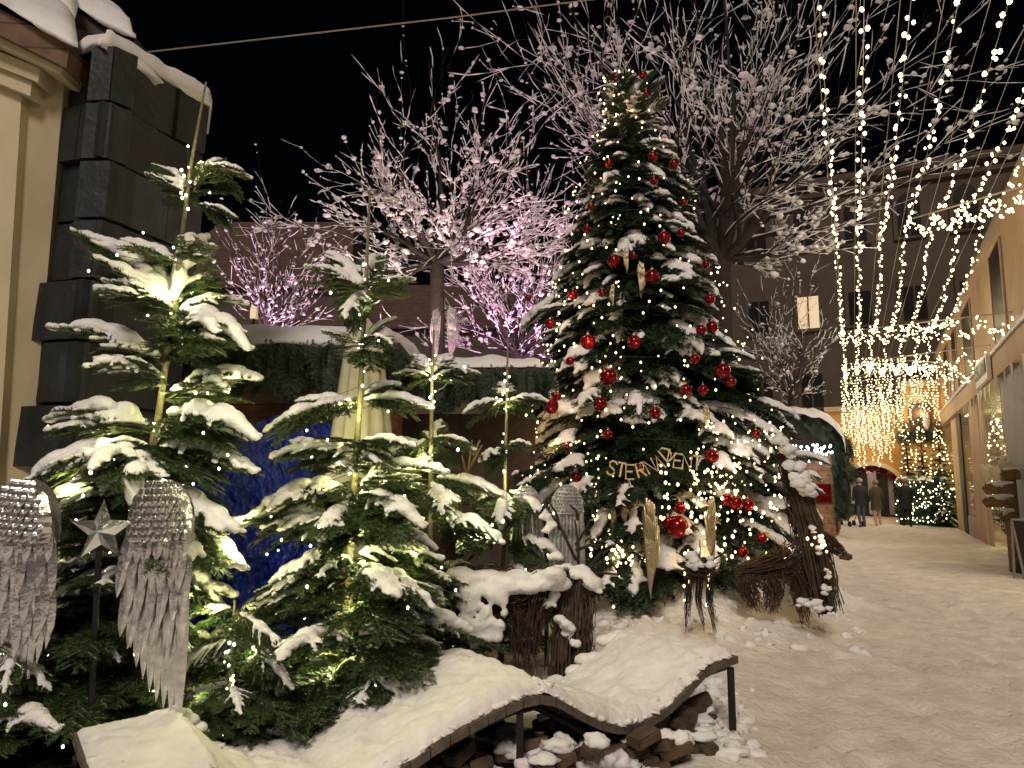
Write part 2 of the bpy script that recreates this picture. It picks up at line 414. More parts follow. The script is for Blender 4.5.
# ------------------------------------------------------------------ foreground firs
def fir(name, label, group, trunk, Y, branches, fill, lights, seed, r0=.028, spread=1.0, nm='needles', string_label=None, glow=1.0, nbulb=70):
    r = random.Random(seed)
    tp = [P(x, y, Y) for x, y in trunk]
    base = tp[-1].copy(); gz = gh(base.x, base.y)
    root = empty(name, (base.x, base.y, gz), label, 'fir tree', group)
    if base.z > gz: tp.append(Vector((base.x-.02, base.y, gz-.05)))
    t = Acc(); n = len(tp); t.tube(tp, [.006+r0*(i/(n-1)) for i in range(n)], 8)
    nd, wd, sn = Acc(), Acc(), Acc(); pts = []
    def put(a, b, sh):
        T = r.choice(HERO); width = r.uniform(.8, 1.1)
        place(nd, T[0], a, b, 0, width); place(wd, T[1], a, b, 0, width)
        if sh is not None: place(sn, T[2][sh], a, b, 0, width)
        for _ in range(2 if (b-a).length > .35 else 1):
            k = r.uniform(.25, 1.0); q = a.lerp(b, k); pts.append(q+Vector((r.uniform(-.07, .07), r.uniform(-.10, .02), r.uniform(-.05, .05))))
    for br in branches:
        x0, y0, x1, y1 = br[:4]; dy = br[4] if len(br) > 4 else r.uniform(-.35, .25); h = br[5] if len(br) > 5 else 1
        a = P(x0, y0, Y); b = P(x1, y1, Y+dy); put(a, b, h)
        for _k in range(2 if (b-a).length > .3 else 1):
            v = b-a; put(a.lerp(b, .12*_k), a+Vector((v.x*r.uniform(.6, .95), v.y*.8+r.uniform(-.25, .25), v.z*.7-r.uniform(.05, .16))), None)
        # a shorter companion sprig keeps whorls from reading as single fronds
        if (b-a).length > .3 and r.random() < .8:
            c = a.lerp(b, .35); d = b-a; v = Vector((d.x*.45, d.y*.45+r.choice((-.22, .22)), d.z*.3-.03)); put(c, c+v, r.choice((0, 1, None)))
    # whorls filling the lower crown
    z1, z0, R0, R1, step, ps = fill
    z = z1; ctr = lambda z: next((tp[i].lerp(tp[i+1], (tp[i].z-z)/(tp[i].z-tp[i+1].z+1e-6)) for i in range(len(tp)-1) if tp[i].z >= z >= tp[i+1].z), tp[-1])
    while z > z0:
        k = (z1-z)/(z1-z0); rr = R0+(R1-R0)*k; m = r.randint(6, 8); o = r.random()*6
        for i in range(m):
            an = o+2*math.pi*i/m+r.uniform(-.2, .2); l = rr*r.uniform(.7, 1.1)
            a = ctr(z).copy(); a.z = z+r.uniform(-.03, .03)
            b = a+Vector((math.cos(an)*l, math.sin(an)*l, l*r.uniform(-.22, .12)))
            front = math.sin(an) < .4
            put(a, b, (r.choice((0, 1, 0)) if r.random() < ps*(1-.95*k) else None))
            c = a.lerp(b, .45); an2 = an+r.choice((-.7, .7)); l2 = l*.5
            put(c, c+Vector((math.cos(an2)*l2, math.sin(an2)*l2, -.08*l2)), 0 if r.random() < ps*.4 else None)
        z -= step
    t.build('trunk', 'fir_bark', root, True); nd.build('foliage', nm, root)
    wd.build('twigs', 'fir_bark', root); sn.build('snow_load', 'snow_fine', root, True)
    r.shuffle(pts); pts = pts[:nbulb-14]
    for _ in range(14):
        k = r.uniform(.15, .8)*(len(tp)-2); i = int(k); pts.append(tp[i].lerp(tp[i+1], k-i)+Vector((r.uniform(-.03, .03), -.03, 0)))
    pts.sort(key=lambda p: -p.z)
    st = empty('string_light', tuple(root.location), string_label, 'string lights', 'light strings wound through the small firs')
    wr = Acc()
    for i in range(len(pts)-1):
        if (pts[i+1]-pts[i]).length < .35: wr.tube([pts[i], pts[i].lerp(pts[i+1], .5)-Vector((0, 0, .02)), pts[i+1]], .0018, 3, cap=False)
    if wr.n: wr.build('wire', 'green_wire', st)
    bulbs(st, pts, 'bulb_pale', .0068 if Y < 5 else .0085)
    for (lx, ly, e) in lights: lamp(P(lx, ly, Y-.12), e*glow*3.1, PALE, .02)
    return root
for (x, y, Y_, e) in ((215, 370, 3.2, 4), (330, 470, 3.5, 4.5), (100, 400, 3.3, 3), (430, 430, 4.2, 4), (250, 300, 3.4, 3), (480, 500, 4.9, 3)): lamp(P(x, y, Y_), e*1.0, (1, .93, .50), .12)
GF = 'snow laden small firs behind the bench'
fir('fir_tree', 'tallest snow laden small fir, leaning right, beside the dark stone pier', GF,
    [(206, 82), (190, 170), (176, 290), (158, 420), (140, 500), (108, 655)], 4.0,
    [(199, 168, 250, 178, .05), (194, 205, 236, 216, -.1, 0), (194, 192, 222, 160, .2, 0), (184, 268, 128, 240, .1), (184, 200, 160, 172, .2, 0), (180, 262, 214, 244, -.2, 0),
     (177, 312, 82, 233, .05), (177, 314, 104, 282, -.2), (176, 312, 246, 306, .1), (176, 312, 205, 240, .3), (174, 314, 244, 350, -.25), (176, 312, 150, 250, .3),
     (168, 368, 52, 330, -.1), (168, 385, 96, 360, -.3, 0), (165, 400, 258, 380, -.1), (160, 420, 252, 440, -.3), (168, 350, 210, 335, -.4, 0),
     (156, 446, 18, 492, -.2), (158, 435, 50, 424, .1), (154, 450, 252, 472, -.2), (152, 450, 196, 410, .35), (152, 455, 130, 505, -.5), (150, 460, 90, 470, -.5, 1),
     (146, 486, 232, 528, -.3), (146, 492, 240, 566, -.1), (142, 494, 62, 505, -.2), (140, 510, 20, 520, .1), (142, 500, 190, 560, -.4, 1), (135, 540, 225, 610, .1, 1), (130, 560, 60, 570, .0, 0),
     (125, 580, 190, 650, -.1, 0), (120, 590, 30, 640, .2, 0)],
    (1.75, .35, .36, .66, .16, .62),
    [(180, 290, .9), (165, 395, .7), (150, 460, 1.1), (60, 480, .6), (240, 545, 1.0), (200, 160, .3), (235, 395, .5), (205, 610, .9), (110, 440, .5)], 11,
    string_label='tiny lights strung through the tallest small fir beside the dark pier', nbulb=95)
fir('fir_tree', 'bushy small fir in front of the blue tarpaulin, with big snow pillows', GF,
    [(370, 190), (366, 280), (360, 400), (353, 500), (346, 640)], 4.4,
    [(364, 294, 306, 268, -.1), (364, 294, 328, 254, .2), (364, 294, 414, 280, -.05), (364, 292, 374, 256, .3, 0), (364, 292, 345, 318, -.3, 0),
     (361, 345, 322, 330, -.1), (361, 345, 396, 318, .1), (361, 352, 390, 345, -.3, 0), (358, 402, 266, 430, -.25), (358, 402, 300, 400, .1, 1), (358, 402, 432, 408, -.1), (358, 400, 400, 385, .3, 1),
     (355, 452, 272, 458, -.3), (355, 446, 414, 446, -.3, 0), (354, 470, 300, 440, .3), (353, 490, 262, 512, -.2), (353, 492, 445, 476, -.1), (352, 500, 420, 528, -.35), (352, 505, 320, 540, -.45),
     (351, 530, 226, 536, 0), (350, 545, 292, 572, -.3), (350, 545, 412, 515, .2), (350, 560, 440, 560, 0, 1), (349, 575, 260, 600, -.2, 0), (349, 575, 430, 610, -.3, 0), (348, 590, 210, 640, .1, 1)],
    (1.80, .22, .32, .88, .135, .62),
    [(362, 300, .5), (357, 410, 1.0), (354, 470, 1.0), (300, 480, .7), (410, 470, .7), (352, 545, .8), (330, 655, .8), (240, 520, .8), (235, 625, .6), (415, 555, .5), (350, 600, .6)], 12,
    string_label='tiny lights strung through the bushy fir before the blue tarpaulin', nbulb=98)
fir('fir_tree', 'slim small fir right of the closed cream parasol', GF,
    [(434, 330), (432, 376), (431, 460), (430, 590)], 5.3,
    [(432, 378, 394, 374, -.1), (432, 378, 478, 372, -.1), (432, 378, 415, 356, .2), (432, 378, 450, 358, .3), (431, 440, 388, 456, -.1), (431, 440, 474, 450, -.1), (431, 445, 440, 420, .3),
     (430, 480, 365, 500, -.1), (430, 480, 505, 497, -.1), (430, 485, 450, 520, -.4), (430, 520, 380, 545, -.2), (430, 522, 500, 545, -.2), (430, 470, 400, 440, .4)],
    (.95, .3, .45, .58, .16, .45), [(432, 385, .8), (430, 450, .8), (430, 500, 1.2), (480, 520, .8), (385, 480, .6)], 13, r0=.022,
    string_label='tiny lights strung through the slim fir right of the parasol', nbulb=60)
fir('fir_tree', 'thin small fir in front of the big Christmas tree, left of the pair of wings', GF,
    [(508, 330), (507, 392), (505, 480), (503, 600)], 6.2,
    [(507, 402, 464, 414, -.1), (507, 402, 547, 402, -.1), (507, 400, 500, 386, .3), (506, 450, 480, 462, -.2), (506, 450, 530, 446, -.2), (505, 492, 448, 506, -.1), (505, 492, 550, 520, -.3), (505, 495, 500, 530, -.5),
     (504, 535, 446, 552, -.1), (504, 535, 560, 560, -.2)],
    (.85, .3, .42, .5, .18, .5), [(507, 405, .8), (505, 480, .9), (470, 530, .9)], 14, r0=.02,
    string_label='tiny lights strung through the thin fir left of the paired wings', nbulb=50)
fir('fir_tree', 'low dark fir filling the ground behind the large tin wings', GF,
    [(60, 540), (58, 600), (55, 700)], 4.5,
    [(60, 545, 20, 540, 0, 0), (60, 545, 100, 550, 0, 0), (60, 560, 90, 600, -.3, 0)],
    (.75, .15, .6, .95, .13, .12), [(40, 560, .15)], 15, r0=.02, string_label='sparse tiny lights in the low dark fir behind the tin wings', nbulb=18)
fir('fir_tree', 'low dark fir beside the left end of the bench', GF,
    [(235, 600), (232, 660), (230, 720)], 4.0,
    [(235, 610, 190, 620, 0, 1), (235, 610, 285, 650, -.1, 0), (232, 640, 180, 680, -.1, 1), (232, 640, 290, 690, -.2, 0)],
    (.55, .12, .45, .6, .12, .3), [(255, 650, .5), (200, 690, .25)], 16, r0=.018, string_label='tiny lights in the low fir beside the bench end', nbulb=24)
fir('fir_tree', 'low dark fir at the lower left edge of the photo', GF,
    [(-10, 600), (-10, 660), (-10, 720)], 3.7,
    [(-10, 620, 40, 640, 0, 0), (-10, 640, 50, 690, -.1, 0)],
    (.55, .1, .5, .65, .12, .1), [], 17, r0=.018, string_label='few tiny lights in the low fir at the lower left edge', nbulb=15)

# ------------------------------------------------------------------ wings
def feather(acc, base, length, width, ang, y, curve=.03, thick=.012):
    n = 9; rows = []
    ux, uz = math.sin(ang), -math.cos(ang); vx, vz = -uz, ux
    for i in range(n):
        t = i/(n-1); w = width*.5*(math.sin(math.pi*min(1, t*.72+.20))**.6)*(1 if t < .8 else math.sqrt(max(0, 1-((t-.8)/.2)**2))+.02)
        cx, cz = base[0]+ux*length*t, base[1]+uz*length*t
        bulge = curve*math.sin(math.pi*t)
        for s, dz in ((-1, 0), (-.45, -.7*thick), (0, -1.5*thick), (.45, -.7*thick), (1, 0)):
            rows.append((cx+vx*w*s, y-bulge+dz+.001*s, cz+vz*w*s))
        for s in (1, 0, -1):
            rows.append((cx+vx*w*s*.98, y-bulge+.006, cz+vz*w*s*.98))
    f = [(i*8+j, i*8+(j+1) % 8, (i+1)*8+(j+1) % 8, (i+1)*8+j) for i in range(n-1) for j in range(8)]
    acc.add(rows, f); acc.add([rows[j] for j in range(8)], [(0, 1, 6, 7), (1, 2, 5, 6), (2, 3, 4, 5)])
    acc.add([rows[(n-1)*8+j] for j in range(8)], [(7, 6, 1, 0), (6, 5, 2, 1), (5, 4, 3, 2)])
def blade(acc, base, length, width, ang, y, ridge=.02, point=.5, lift=.03):
    """one folded sheet feather: two facets meeting in a ridge, closed at the back, pointed tip"""
    ux, uz = math.sin(ang), -math.cos(ang); vx, vz = -uz, ux
    prof_ = ((0, .45), (.12, .8), (.35, 1.0), (.6, .95), (.82, .66), (1.0, .04)); V = []
    for t, w_ in prof_:
        w = width*.5*w_; cx, cz = base[0]+ux*length*t, base[1]+uz*length*t; yy = y-lift*t
        V += [(cx-vx*w, yy, cz-vz*w), (cx+vx*w*.15, yy-ridge*(.4+.6*w_), cz+vz*w*.15), (cx+vx*w, yy, cz+vz*w), (cx, yy+.006, cz)]
    n = len(prof_); F = [(i*4+k, i*4+(k+1) % 4, (i+1)*4+(k+1) % 4, (i+1)*4+k) for i in range(n-1) for k in range(4)]+[(3, 2, 1, 0), ((n-1)*4, (n-1)*4+1, (n-1)*4+2, (n-1)*4+3)]
    acc.add(V, F)
def wing_arrays(mirror=1, seed=1):
    """unit height wing hanging from its rounded shoulder; long pinions on the outer (+x) edge"""
    r = random.Random(seed); a = Acc()
    for i in range(8):                               # long plain pinions
        u = i/7; blade(a, (-.125+.25*u, -.42-.02*u), .27+.31*u**.8+r.uniform(-.015, .015), .056, rad(-4+1*u), .02-.004*i, .010, lift=.0)
    for row, (z0, nfe, ln, y) in enumerate(((-.40, 6, .25, .0), (-.315, 6, .25, -.012), (-.225, 7, .23, -.026), (-.16, 7, .18, -.038))):
        for i in range(nfe):
            u = (i+(.5 if row % 2 else 0))/(nfe-.5)
            blade(a, (-.145+.285*u+r.uniform(-.006, .006), z0-.02*math.sin(u*3)), ln*r.uniform(.85, 1.15)*(1+.25*u*(row == 0)), .056, rad(-10+5*u+r.uniform(-2, 2)), y-.003*i, r.uniform(.014, .022), lift=r.uniform(.0, .02))
    n, m = 12, 11; V = []                            # rounded beaten shoulder
    for j in range(n+1):
        t = j/n; z = .0-.25*t; hw = .158*math.sqrt(max(0, 1-(1-min(1, t/.75))**2))
        for i in range(m+1):
            s = -1+2*i/m; V.append((hw*s+.012*(1-t)+r.uniform(-.003, .003), -.045-.05*math.sqrt(max(0, 1-s*s))*min(1, t*4+.1)+r.uniform(-.007, .003), z+r.uniform(-.004, .004)))
    a.add(V, [(j*(m+1)+i, j*(m+1)+i+1, (j+1)*(m+1)+i+1, (j+1)*(m+1)+i) for j in range(n) for i in range(m)])
    a.add([(x, .0, z) for x, y, z in V], [(j*(m+1)+i, (j+1)*(m+1)+i, (j+1)*(m+1)+i+1, j*(m+1)+i+1) for j in range(n) for i in range(m)])
    for j in range(8):                               # small scales on the shoulder, overlapping
        for i in range(8):
            t = (j+.6)/8.2; z = -.235*t; hw = .148*math.sqrt(max(0, 1-(1-min(1, t/.75))**2))
            s = -1+2*(i+.5+(.5 if j % 2 else 0))/8.5
            if abs(s) > .95: continue
            blade(a, (hw*s+.012*(1-t)+r.uniform(-.004, .004), z+.012), .045, .034, rad(r.uniform(-12, 12)), -.052-.05*math.sqrt(1-s*s)*min(1, t*4+.1), .008, lift=.008)
    V, F = a.arrays(); V = V.copy(); V[:, 0] *= mirror
    return V, F
def put_wing(T, top, h, yaw, parent, m, name='wing', wscale=1, tilt=0):
    V, F = T; c, s = math.cos(yaw), math.sin(yaw); v = V*h*np.array([wscale, 1, 1])
    ct, st = math.cos(tilt), math.sin(tilt)
    v = np.stack([v[:, 0]*ct-v[:, 2]*st, v[:, 1], v[:, 0]*st+v[:, 2]*ct], 1)
    v = np.stack([v[:, 0]*c-v[:, 1]*s, v[:, 0]*s+v[:, 1]*c, v[:, 2]], 1)+np.array(top)
    a = Acc(); a.add(v, F); return a.build(name, m, parent, m != 'hammered_tin')
WR, WL = wing_arrays(1, 3), wing_arrays(-1, 4)
wy = 3.55
ctr = P(102, 530, wy)
g0 = empty('angel_wings', (ctr.x, ctr.y, 0), 'large hammered tin angel wings with a tin star between, left of the bench', 'angel wings', 'pairs of tin wings')
put_wing(WL, P(38, 479, wy), 1.13, rad(-14), g0, 'hammered_tin', wscale=.96, tilt=rad(-4))
put_wing(WR, P(163, 479, wy), 1.13, rad(12), g0, 'hammered_tin', wscale=.80, tilt=rad(2))
def star(acc, c, r, th=.03, yaw=0):
    V = [(0, -th, 0), (0, th, 0)]
    for i in range(10):
        q = math.pi/2+i*math.pi/5; rr = r if i % 2 == 0 else r*.42; V.append((rr*math.cos(q), 0, rr*math.sin(q)))
    F = [(0, 2+i, 2+(i+1) % 10) for i in range(10)]+[(1, 2+(i+1) % 10, 2+i) for i in range(10)]
    acc.add([(x*math.cos(yaw)-y*math.sin(yaw)+c[0], x*math.sin(yaw)+y*math.cos(yaw)+c[1], z+c[2]) for x, y, z in V], F)
a = Acc(); star(a, P(102, 531, wy-.10), .145, .05, .1); a.build('star', 'hammered_tin', g0)
a = Acc()
for (x, y) in ((70, 520), (134, 522)): a.tube([P(x, y, wy-.02), P(100, 532, wy-.02)], .009, 6)
a.tube([P(100, 532, wy+.02), Vector((P(100, 532, wy).x, wy+.05, 0))], .014, 6)
a.build('bracket', 'black_metal', g0)
# pair on a pole further back
wy2 = 6.1
def ribbed_wing(mirror):
    a = Acc()
    for i in range(9):
        u = i/8; feather(a, (-.15+.30*u, -.14-.05*abs(u-.5)), .55+.22*math.sin(u*2.2), .055, rad(-3+4*u), -.01-.003*(i % 3), .015, .008)
    for i in range(9):
        u = i/8; feather(a, (-.14+.28*u, -.10), .34, .05, rad(-3+4*u), -.03-.003*(i % 3), .012, .008)
    W_, Fa = a.arrays(); W_ = W_.copy(); W_[:, 0] *= mirror; b = Acc(); b.add(W_, Fa)
    n, m = 10, 8; VV = []
    for j in range(n+1):
        t = j/n; z = -.24*t; hw = .17*math.sqrt(max(0, 1-(1-min(1, t/.8))**2))
        for i in range(m+1):
            s = -1+2*i/m; VV.append((hw*s*mirror, -.03-.05*math.sqrt(max(0, 1-s*s))*min(1, t*4+.1), z))
    b.add(VV, [(j*(m+1)+i, j*(m+1)+i+1, (j+1)*(m+1)+i+1, (j+1)*(m+1)+i) for j in range(n) for i in range(m)])
    for j in range(8):
        for i in range(10):
            t = (j+.6)/8.5; s = -1+2*(i+.5+(.5 if j % 2 else 0))/10.5
            if abs(s) > .95: continue
            b.blob((.16*math.sqrt(max(0, 1-(1-min(1, t/.8))**2))*s, -.033-.05*math.sqrt(1-s*s)*min(1, t*4+.1), -.24*t), (.010, .008, .013), jit=.1)
    return b.arrays()
RWL, RWR = ribbed_wing(-1), ribbed_wing(1)
c2 = P(546, 520, wy2)
g1 = empty('angel_wings', (c2.x, c2.y, gh(c2.x, c2.y)), 'pair of ribbed silver wings standing behind the brushwood figures', 'angel wings', 'pairs of tin wings')
put_wing(RWL, P(527, 485, wy2), 1.0, rad(-12), g1, 'ribbed_tin', wscale=.75)
put_wing(RWR, P(566, 484, wy2), 1.0, rad(10), g1, 'ribbed_tin', wscale=.8)
a = Acc(); a.tube([P(546, 500, wy2+.05), Vector((c2.x, c2.y+.05, 0))], .02, 6); a.tube([P(527, 510, wy2+.03), P(566, 510, wy2+.03)], .01, 6); a.build('pole', 'black_metal', g1)
# gold wings on the big tree
def plume(mirror, n=8):
    a = Acc()
    for i in range(n):
        u = i/(n-1)
        feather(a, (-.085+.17*u, -.10-.13*u), .80-.46*u, .058, rad(5-7*u), -.004*i, .04, .009)
    for i in range(6):
        u = i/5; feather(a, (-.075+.14*u, -.03-.09*u-.05*(u-.3)**2), .34-.08*u, .052, rad(6-10*u), -.035-.004*i, .03, .010)
    for i in range(4):
        u = i/3; feather(a, (-.05+.09*u, .02-.05*u), .18, .05, rad(10-14*u), -.06-.004*i, .02, .010)
    V, F = a.arrays(); V = V.copy(); V[:, 0] *= mirror; return V, F
PLL, PLR = plume(1), plume(-1)
g2 = empty('angel_wings', tuple(P(682, 520, 7.9)), 'golden tin wings with red baubles between, hanging low on the big tree', 'angel wings', 'pairs of tin wings')
put_wing(PLL, P(650, 500, 7.75), 1.12, rad(-10), g2, 'gold_tin', wscale=.72)
put_wing(PLR, P(708, 498, 7.75), .85, rad(14), g2, 'gold_tin', wscale=.75)
g3 = empty('angel_wings', tuple(P(444, 315, 12)), 'small silver wings hanging in the pink lit bare tree', 'angel wings', 'pairs of tin wings')
put_wing(PLR, P(436, 310, 12), 1.0, 0, g3, 'ribbed_tin', wscale=.8); put_wing(PLL, P(453, 308, 12), 1.05, 0, g3, 'ribbed_tin')

# ------------------------------------------------------------------ wavy bench
BA = PZ(72, 733, .5); BB = PZ(641, 633, .53)           # far edge, left and right end
bl = Vector((BB.x-BA.x, BB.y-BA.y, 0)); blen = bl.length; bu = bl/blen; bv = Vector((bu.y, -bu.x, 0)); BW = .84
prof = [(-.01, .50), (.115, .52), (.16, .36), (.20, .27), (.27, .26), (.324, .33), (.396, .43), (.47, .50), (.53, .54), (.575, .54), (.62, .45), (.67, .35), (.72, .29), (.77, .285), (.82, .33), (.87, .41), (.925, .51), (1.0, .53)]
def bz(t):
    for i in range(len(prof)-1):
        if prof[i][0] <= t <= prof[i+1][0]:
            k = (t-prof[i][0])/(prof[i+1][0]-prof[i][0]); return prof[i][1]*(1-k)+prof[i+1][1]*k
    return prof[-1][1] if t > 1 else prof[0][1]
def bp_(t, w, dz=0): p = Vector((BA.x, BA.y, 0))+bu*(blen*t)+bv*(BW*w); p.z = bz(t)+dz; return p
bench = empty('wavy_bench', (BA.x+bu.x*blen/2, BA.y+bu.y*blen/2, 0), 'long wavy slatted bench with black metal legs, covered in snow', 'bench')
a = Acc(); npk = 34
for i in range(npk):
    t0, t1 = i/npk+.0012, (i+1)/npk-.0012; d = R.uniform(-.004, .004)
    a.hexa([bp_(t0, 0-d, -.043), bp_(t1, 0-d, -.043), bp_(t1, 1+d, -.043), bp_(t0, 1+d, -.043), bp_(t0, 0-d), bp_(t1, 0-d), bp_(t1, 1+d), bp_(t0, 1+d)])
a.build('seat', 'plank', bench)
a = Acc()
for w_ in (.12, .88):
    pts = [bp_(t, w_, -.085) for t in np.linspace(0, 1, 50)]; a.tube(pts, .018, 4)
a.build('frame', 'black_metal', bench)
for (t, w_) in ((.985, .97), (.985, .05), (.76, .96), (.60, .05), (.53, .96), (.32, .05), (.10, .96), (.02, .05), (.30, .96)):
    p = bp_(t, w_); a = Acc(); g_ = gh(p.x, p.y); a.box((p.x, p.y, (p.z-.06+g_-.05)/2), (.035, .035, p.z-.06-g_+.05)); a.build('leg', 'black_metal', bench)
# snow blanket of the bench
a = Acc(); nu, nv = 260, 56; top = []; bot = []
for j in range(nv+1):
    for i in range(nu+1):
        t, w_ = .005+i/nu*.985, .01+j/nv*.965
        e = min(min(i, nu-i)/5., min(j, nv-j)/4., 1)**.5
        p = bp_(t, w_)
        thin = min(1, .25+max(0, t-.10)*7)
        th = (.012+.055*thin)*(1+.5*fbm(p.x, p.y, 2, 3, 3.2))+.010*fbm(p.x, p.y, 7, 3, 17)+.006*fbm(p.x, p.y, 4, 2, 45)
        sl = abs(bz(t+.02)-bz(t-.02))
        q = p+Vector((0, 0, .002+max(.002, th*e)))+bv*(.018*fbm(p.x, p.y, 1, 3, 14)*(1-e))
        if j in (0, nv) or i in (0, nu): q.z = p.z+.001
        top.append(q)
n = nu+1; f = [(j*n+i, j*n+i+1, (j+1)*n+i+1, (j+1)*n+i) for j in range(nv) for i in range(nu)]
f = [tuple(reversed(q)) for q in f]
a.add(top, f)
# round snow clods bulging over the back edge
for k in range(46):
    t = R.uniform(.12, .96); p = bp_(t, R.uniform(-.01, .05)); rr = R.uniform(.02, .05)*(1.2 if t > .3 else .8); a.blob((p.x, p.y, p.z+.03), (rr*1.6, rr, rr*.8), sub=2, jit=.08)
for k in range(420):
    t = R.uniform(.01, .985); w_ = (R.uniform(.90, .985) if R.random() < .6 else R.uniform(.03, .9)); p = bp_(t, w_); rr = R.uniform(.006, .02)
    clod(a, (p.x, p.y, p.z+(.012 if w_ > .93 else .045)*min(1, .25+max(0, t-.1)*7)), (rr*1.5, rr*1.2, rr*.8), sub=1, amp=.8)
tag(a.build('bench_snow', 'snow_bench', None, True), 'thick crusty snow blanket lying on the wavy bench', 'snow', kind='stuff')

# ------------------------------------------------------------------ rubble blocks under the bench
bm_ = []
for k in range(5):
    a = Acc(); sx, sy, sz = R.uniform(.14, .22), R.uniform(.09, .13), R.uniform(.06, .09)
    V = [(x*sx/2*R.uniform(.88, 1), y*sy/2*R.uniform(.88, 1), z*sz/2*R.uniform(.88, 1)) for z in (-1, 1) for (x, y) in ((-1, -1), (1, -1), (1, 1), (-1, 1))]
    a.hexa(V); me = a.mesh('stone_block'); me.materials.append(MATS['blocks'])
    bmm = bmesh.new(); bmm.from_mesh(me); bmesh.ops.bevel(bmm, geom=bmm.edges[:], offset=.008, segments=2, affect='EDGES'); bmm.to_mesh(me); bmm.free(); bm_.append(me)
rs = random.Random(5); pos = []; caps = Acc()
for k in range(170):
    t = rs.uniform(.36, .97); w_ = rs.uniform(.25, 1.18 if t < .9 else .8); q = bp_(t, w_); dd = min(1, abs(t-.6)/.35)
    lvl = rs.choice((0, 0, 1, 2)) if .45 < t < .85 else rs.choice((0, 0, 1)); z = gh(q.x, q.y)+.03+lvl*.07
    if z > bz(t)-.12 and w_ < 1.03: continue
    pos.append((q.x, q.y, z, t, w_))
for k, (x, y, z, t, w_) in enumerate(pos):
    o = bpy.data.objects.new('stone_block', rs.choice(bm_)); C.objects.link(o); o.location = (x, y, z)
    o.rotation_euler = (rs.uniform(-.35, .35), rs.uniform(-.35, .35), rs.uniform(0, 3)); s_ = rs.uniform(.6, 1.05); o.scale = (s_,)*3
    tag(o, 'brown rough stone block in the snowy heap under the bench', 'stone block', 'stone blocks heaped under the bench')
    if rs.random() < (.4 if w_ < .9 else .6):
        clod(caps, (x+rs.uniform(-.03, .03), y+rs.uniform(-.03, .03), z+.045), (rs.uniform(.04, .08), rs.uniform(.03, .06), rs.uniform(.02, .04)))
for k in range(120):
    t = rs.uniform(.25, 1.02); w_ = rs.uniform(.0, 1.35); q = bp_(t, w_); rr = rs.uniform(.015, .06)
    clod(caps, (q.x, q.y, gh(q.x, q.y)+rr*.15), (rr*1.5, rr*1.3, rr*.9), amp=.6)
for k in range(120):
    p = PZ(rs.uniform(585, 860), rs.uniform(598, 655)); rr = rs.uniform(.008, .05)
    clod(caps, (p.x, p.y, gh(p.x, p.y)), (rr*1.6, rr*1.2, rr), sub=2, amp=.95)
for k in range(90):
    p = PZ(rs.gauss(715, 22), rs.uniform(690, 768)); rr = rs.uniform(.008, .045)
    clod(caps, (p.x, p.y, gh(p.x, p.y)), (rr*1.6, rr*1.2, rr), sub=2, amp=.6)
tag(caps.build('snow_clods', 'snow', None, True), 'loose white snow clods over the stones and drifts', 'snow', kind='stuff')

# ------------------------------------------------------------------ brushwood figures
def bundle(acc, pts, rs_, n, tr=.004, loose=1.0, seed=0, ext=.06):
    r = random.Random(seed); pts = [Vector(p) for p in pts]; K = len(pts)
    for i in range(n):
        a0 = r.uniform(0, 6.28); rr0 = math.sqrt(r.random()); tw = r.uniform(-.9, .9); s0, s1 = sorted((r.uniform(-.02, .45), r.uniform(.5, 1.02)))
        line = []; m = 6
        for k in range(m):
            s = s0+(s1-s0)*k/(m-1); q = min(max(s, 0), 1)*(K-1); j = min(int(q), K-2); f_ = q-j
            p = pts[j].lerp(pts[j+1], f_); rad_ = rs_[j]*(1-f_)+rs_[j+1]*f_
            d = (pts[j+1]-pts[j]).normalized(); u = d.cross(Vector((.3, .9, .2))).normalized(); v = d.cross(u)
            an = a0+tw*s; out = rad_*rr0*(1+.25*r.uniform(-1, 1)*loose)
            if s < 0 or s > 1: p = p+d*(s if s < 0 else s-1)
            line.append(p+u*math.cos(an)*out+v*math.sin(an)*out)
        line[-1] = line[-1]+Vector((r.uniform(-1, 1), r.uniform(-1, 1), r.uniform(-1, 1)))*ext*r.random()
        acc.tube(line, [tr*r.uniform(.7, 1.3)*(1-.5*k/(m-1)) for k in range(m)], 3, cap=False)
def solid(acc, pts, rs_): acc.tube(pts, [x*.72 for x in rs_], 7)
def snow_patch(acc, pts, rr, seed=0, n=14):
    r = random.Random(seed)
    for i in range(n):
        k = r.random()*(len(pts)-1); j = int(k); p = pts[j].lerp(pts[j+1], k-j) if j < len(pts)-1 else pts[-1]
        q = rr*r.uniform(.35, 1.15); clod(acc, (p.x+r.uniform(-.05, .05), p.y-r.uniform(-.02, .05), p.z+r.uniform(-.05, .05)), (q*1.2, q*.9, q*.8), sub=2, amp=.55)
GB = 'woven brushwood figures among the snow'
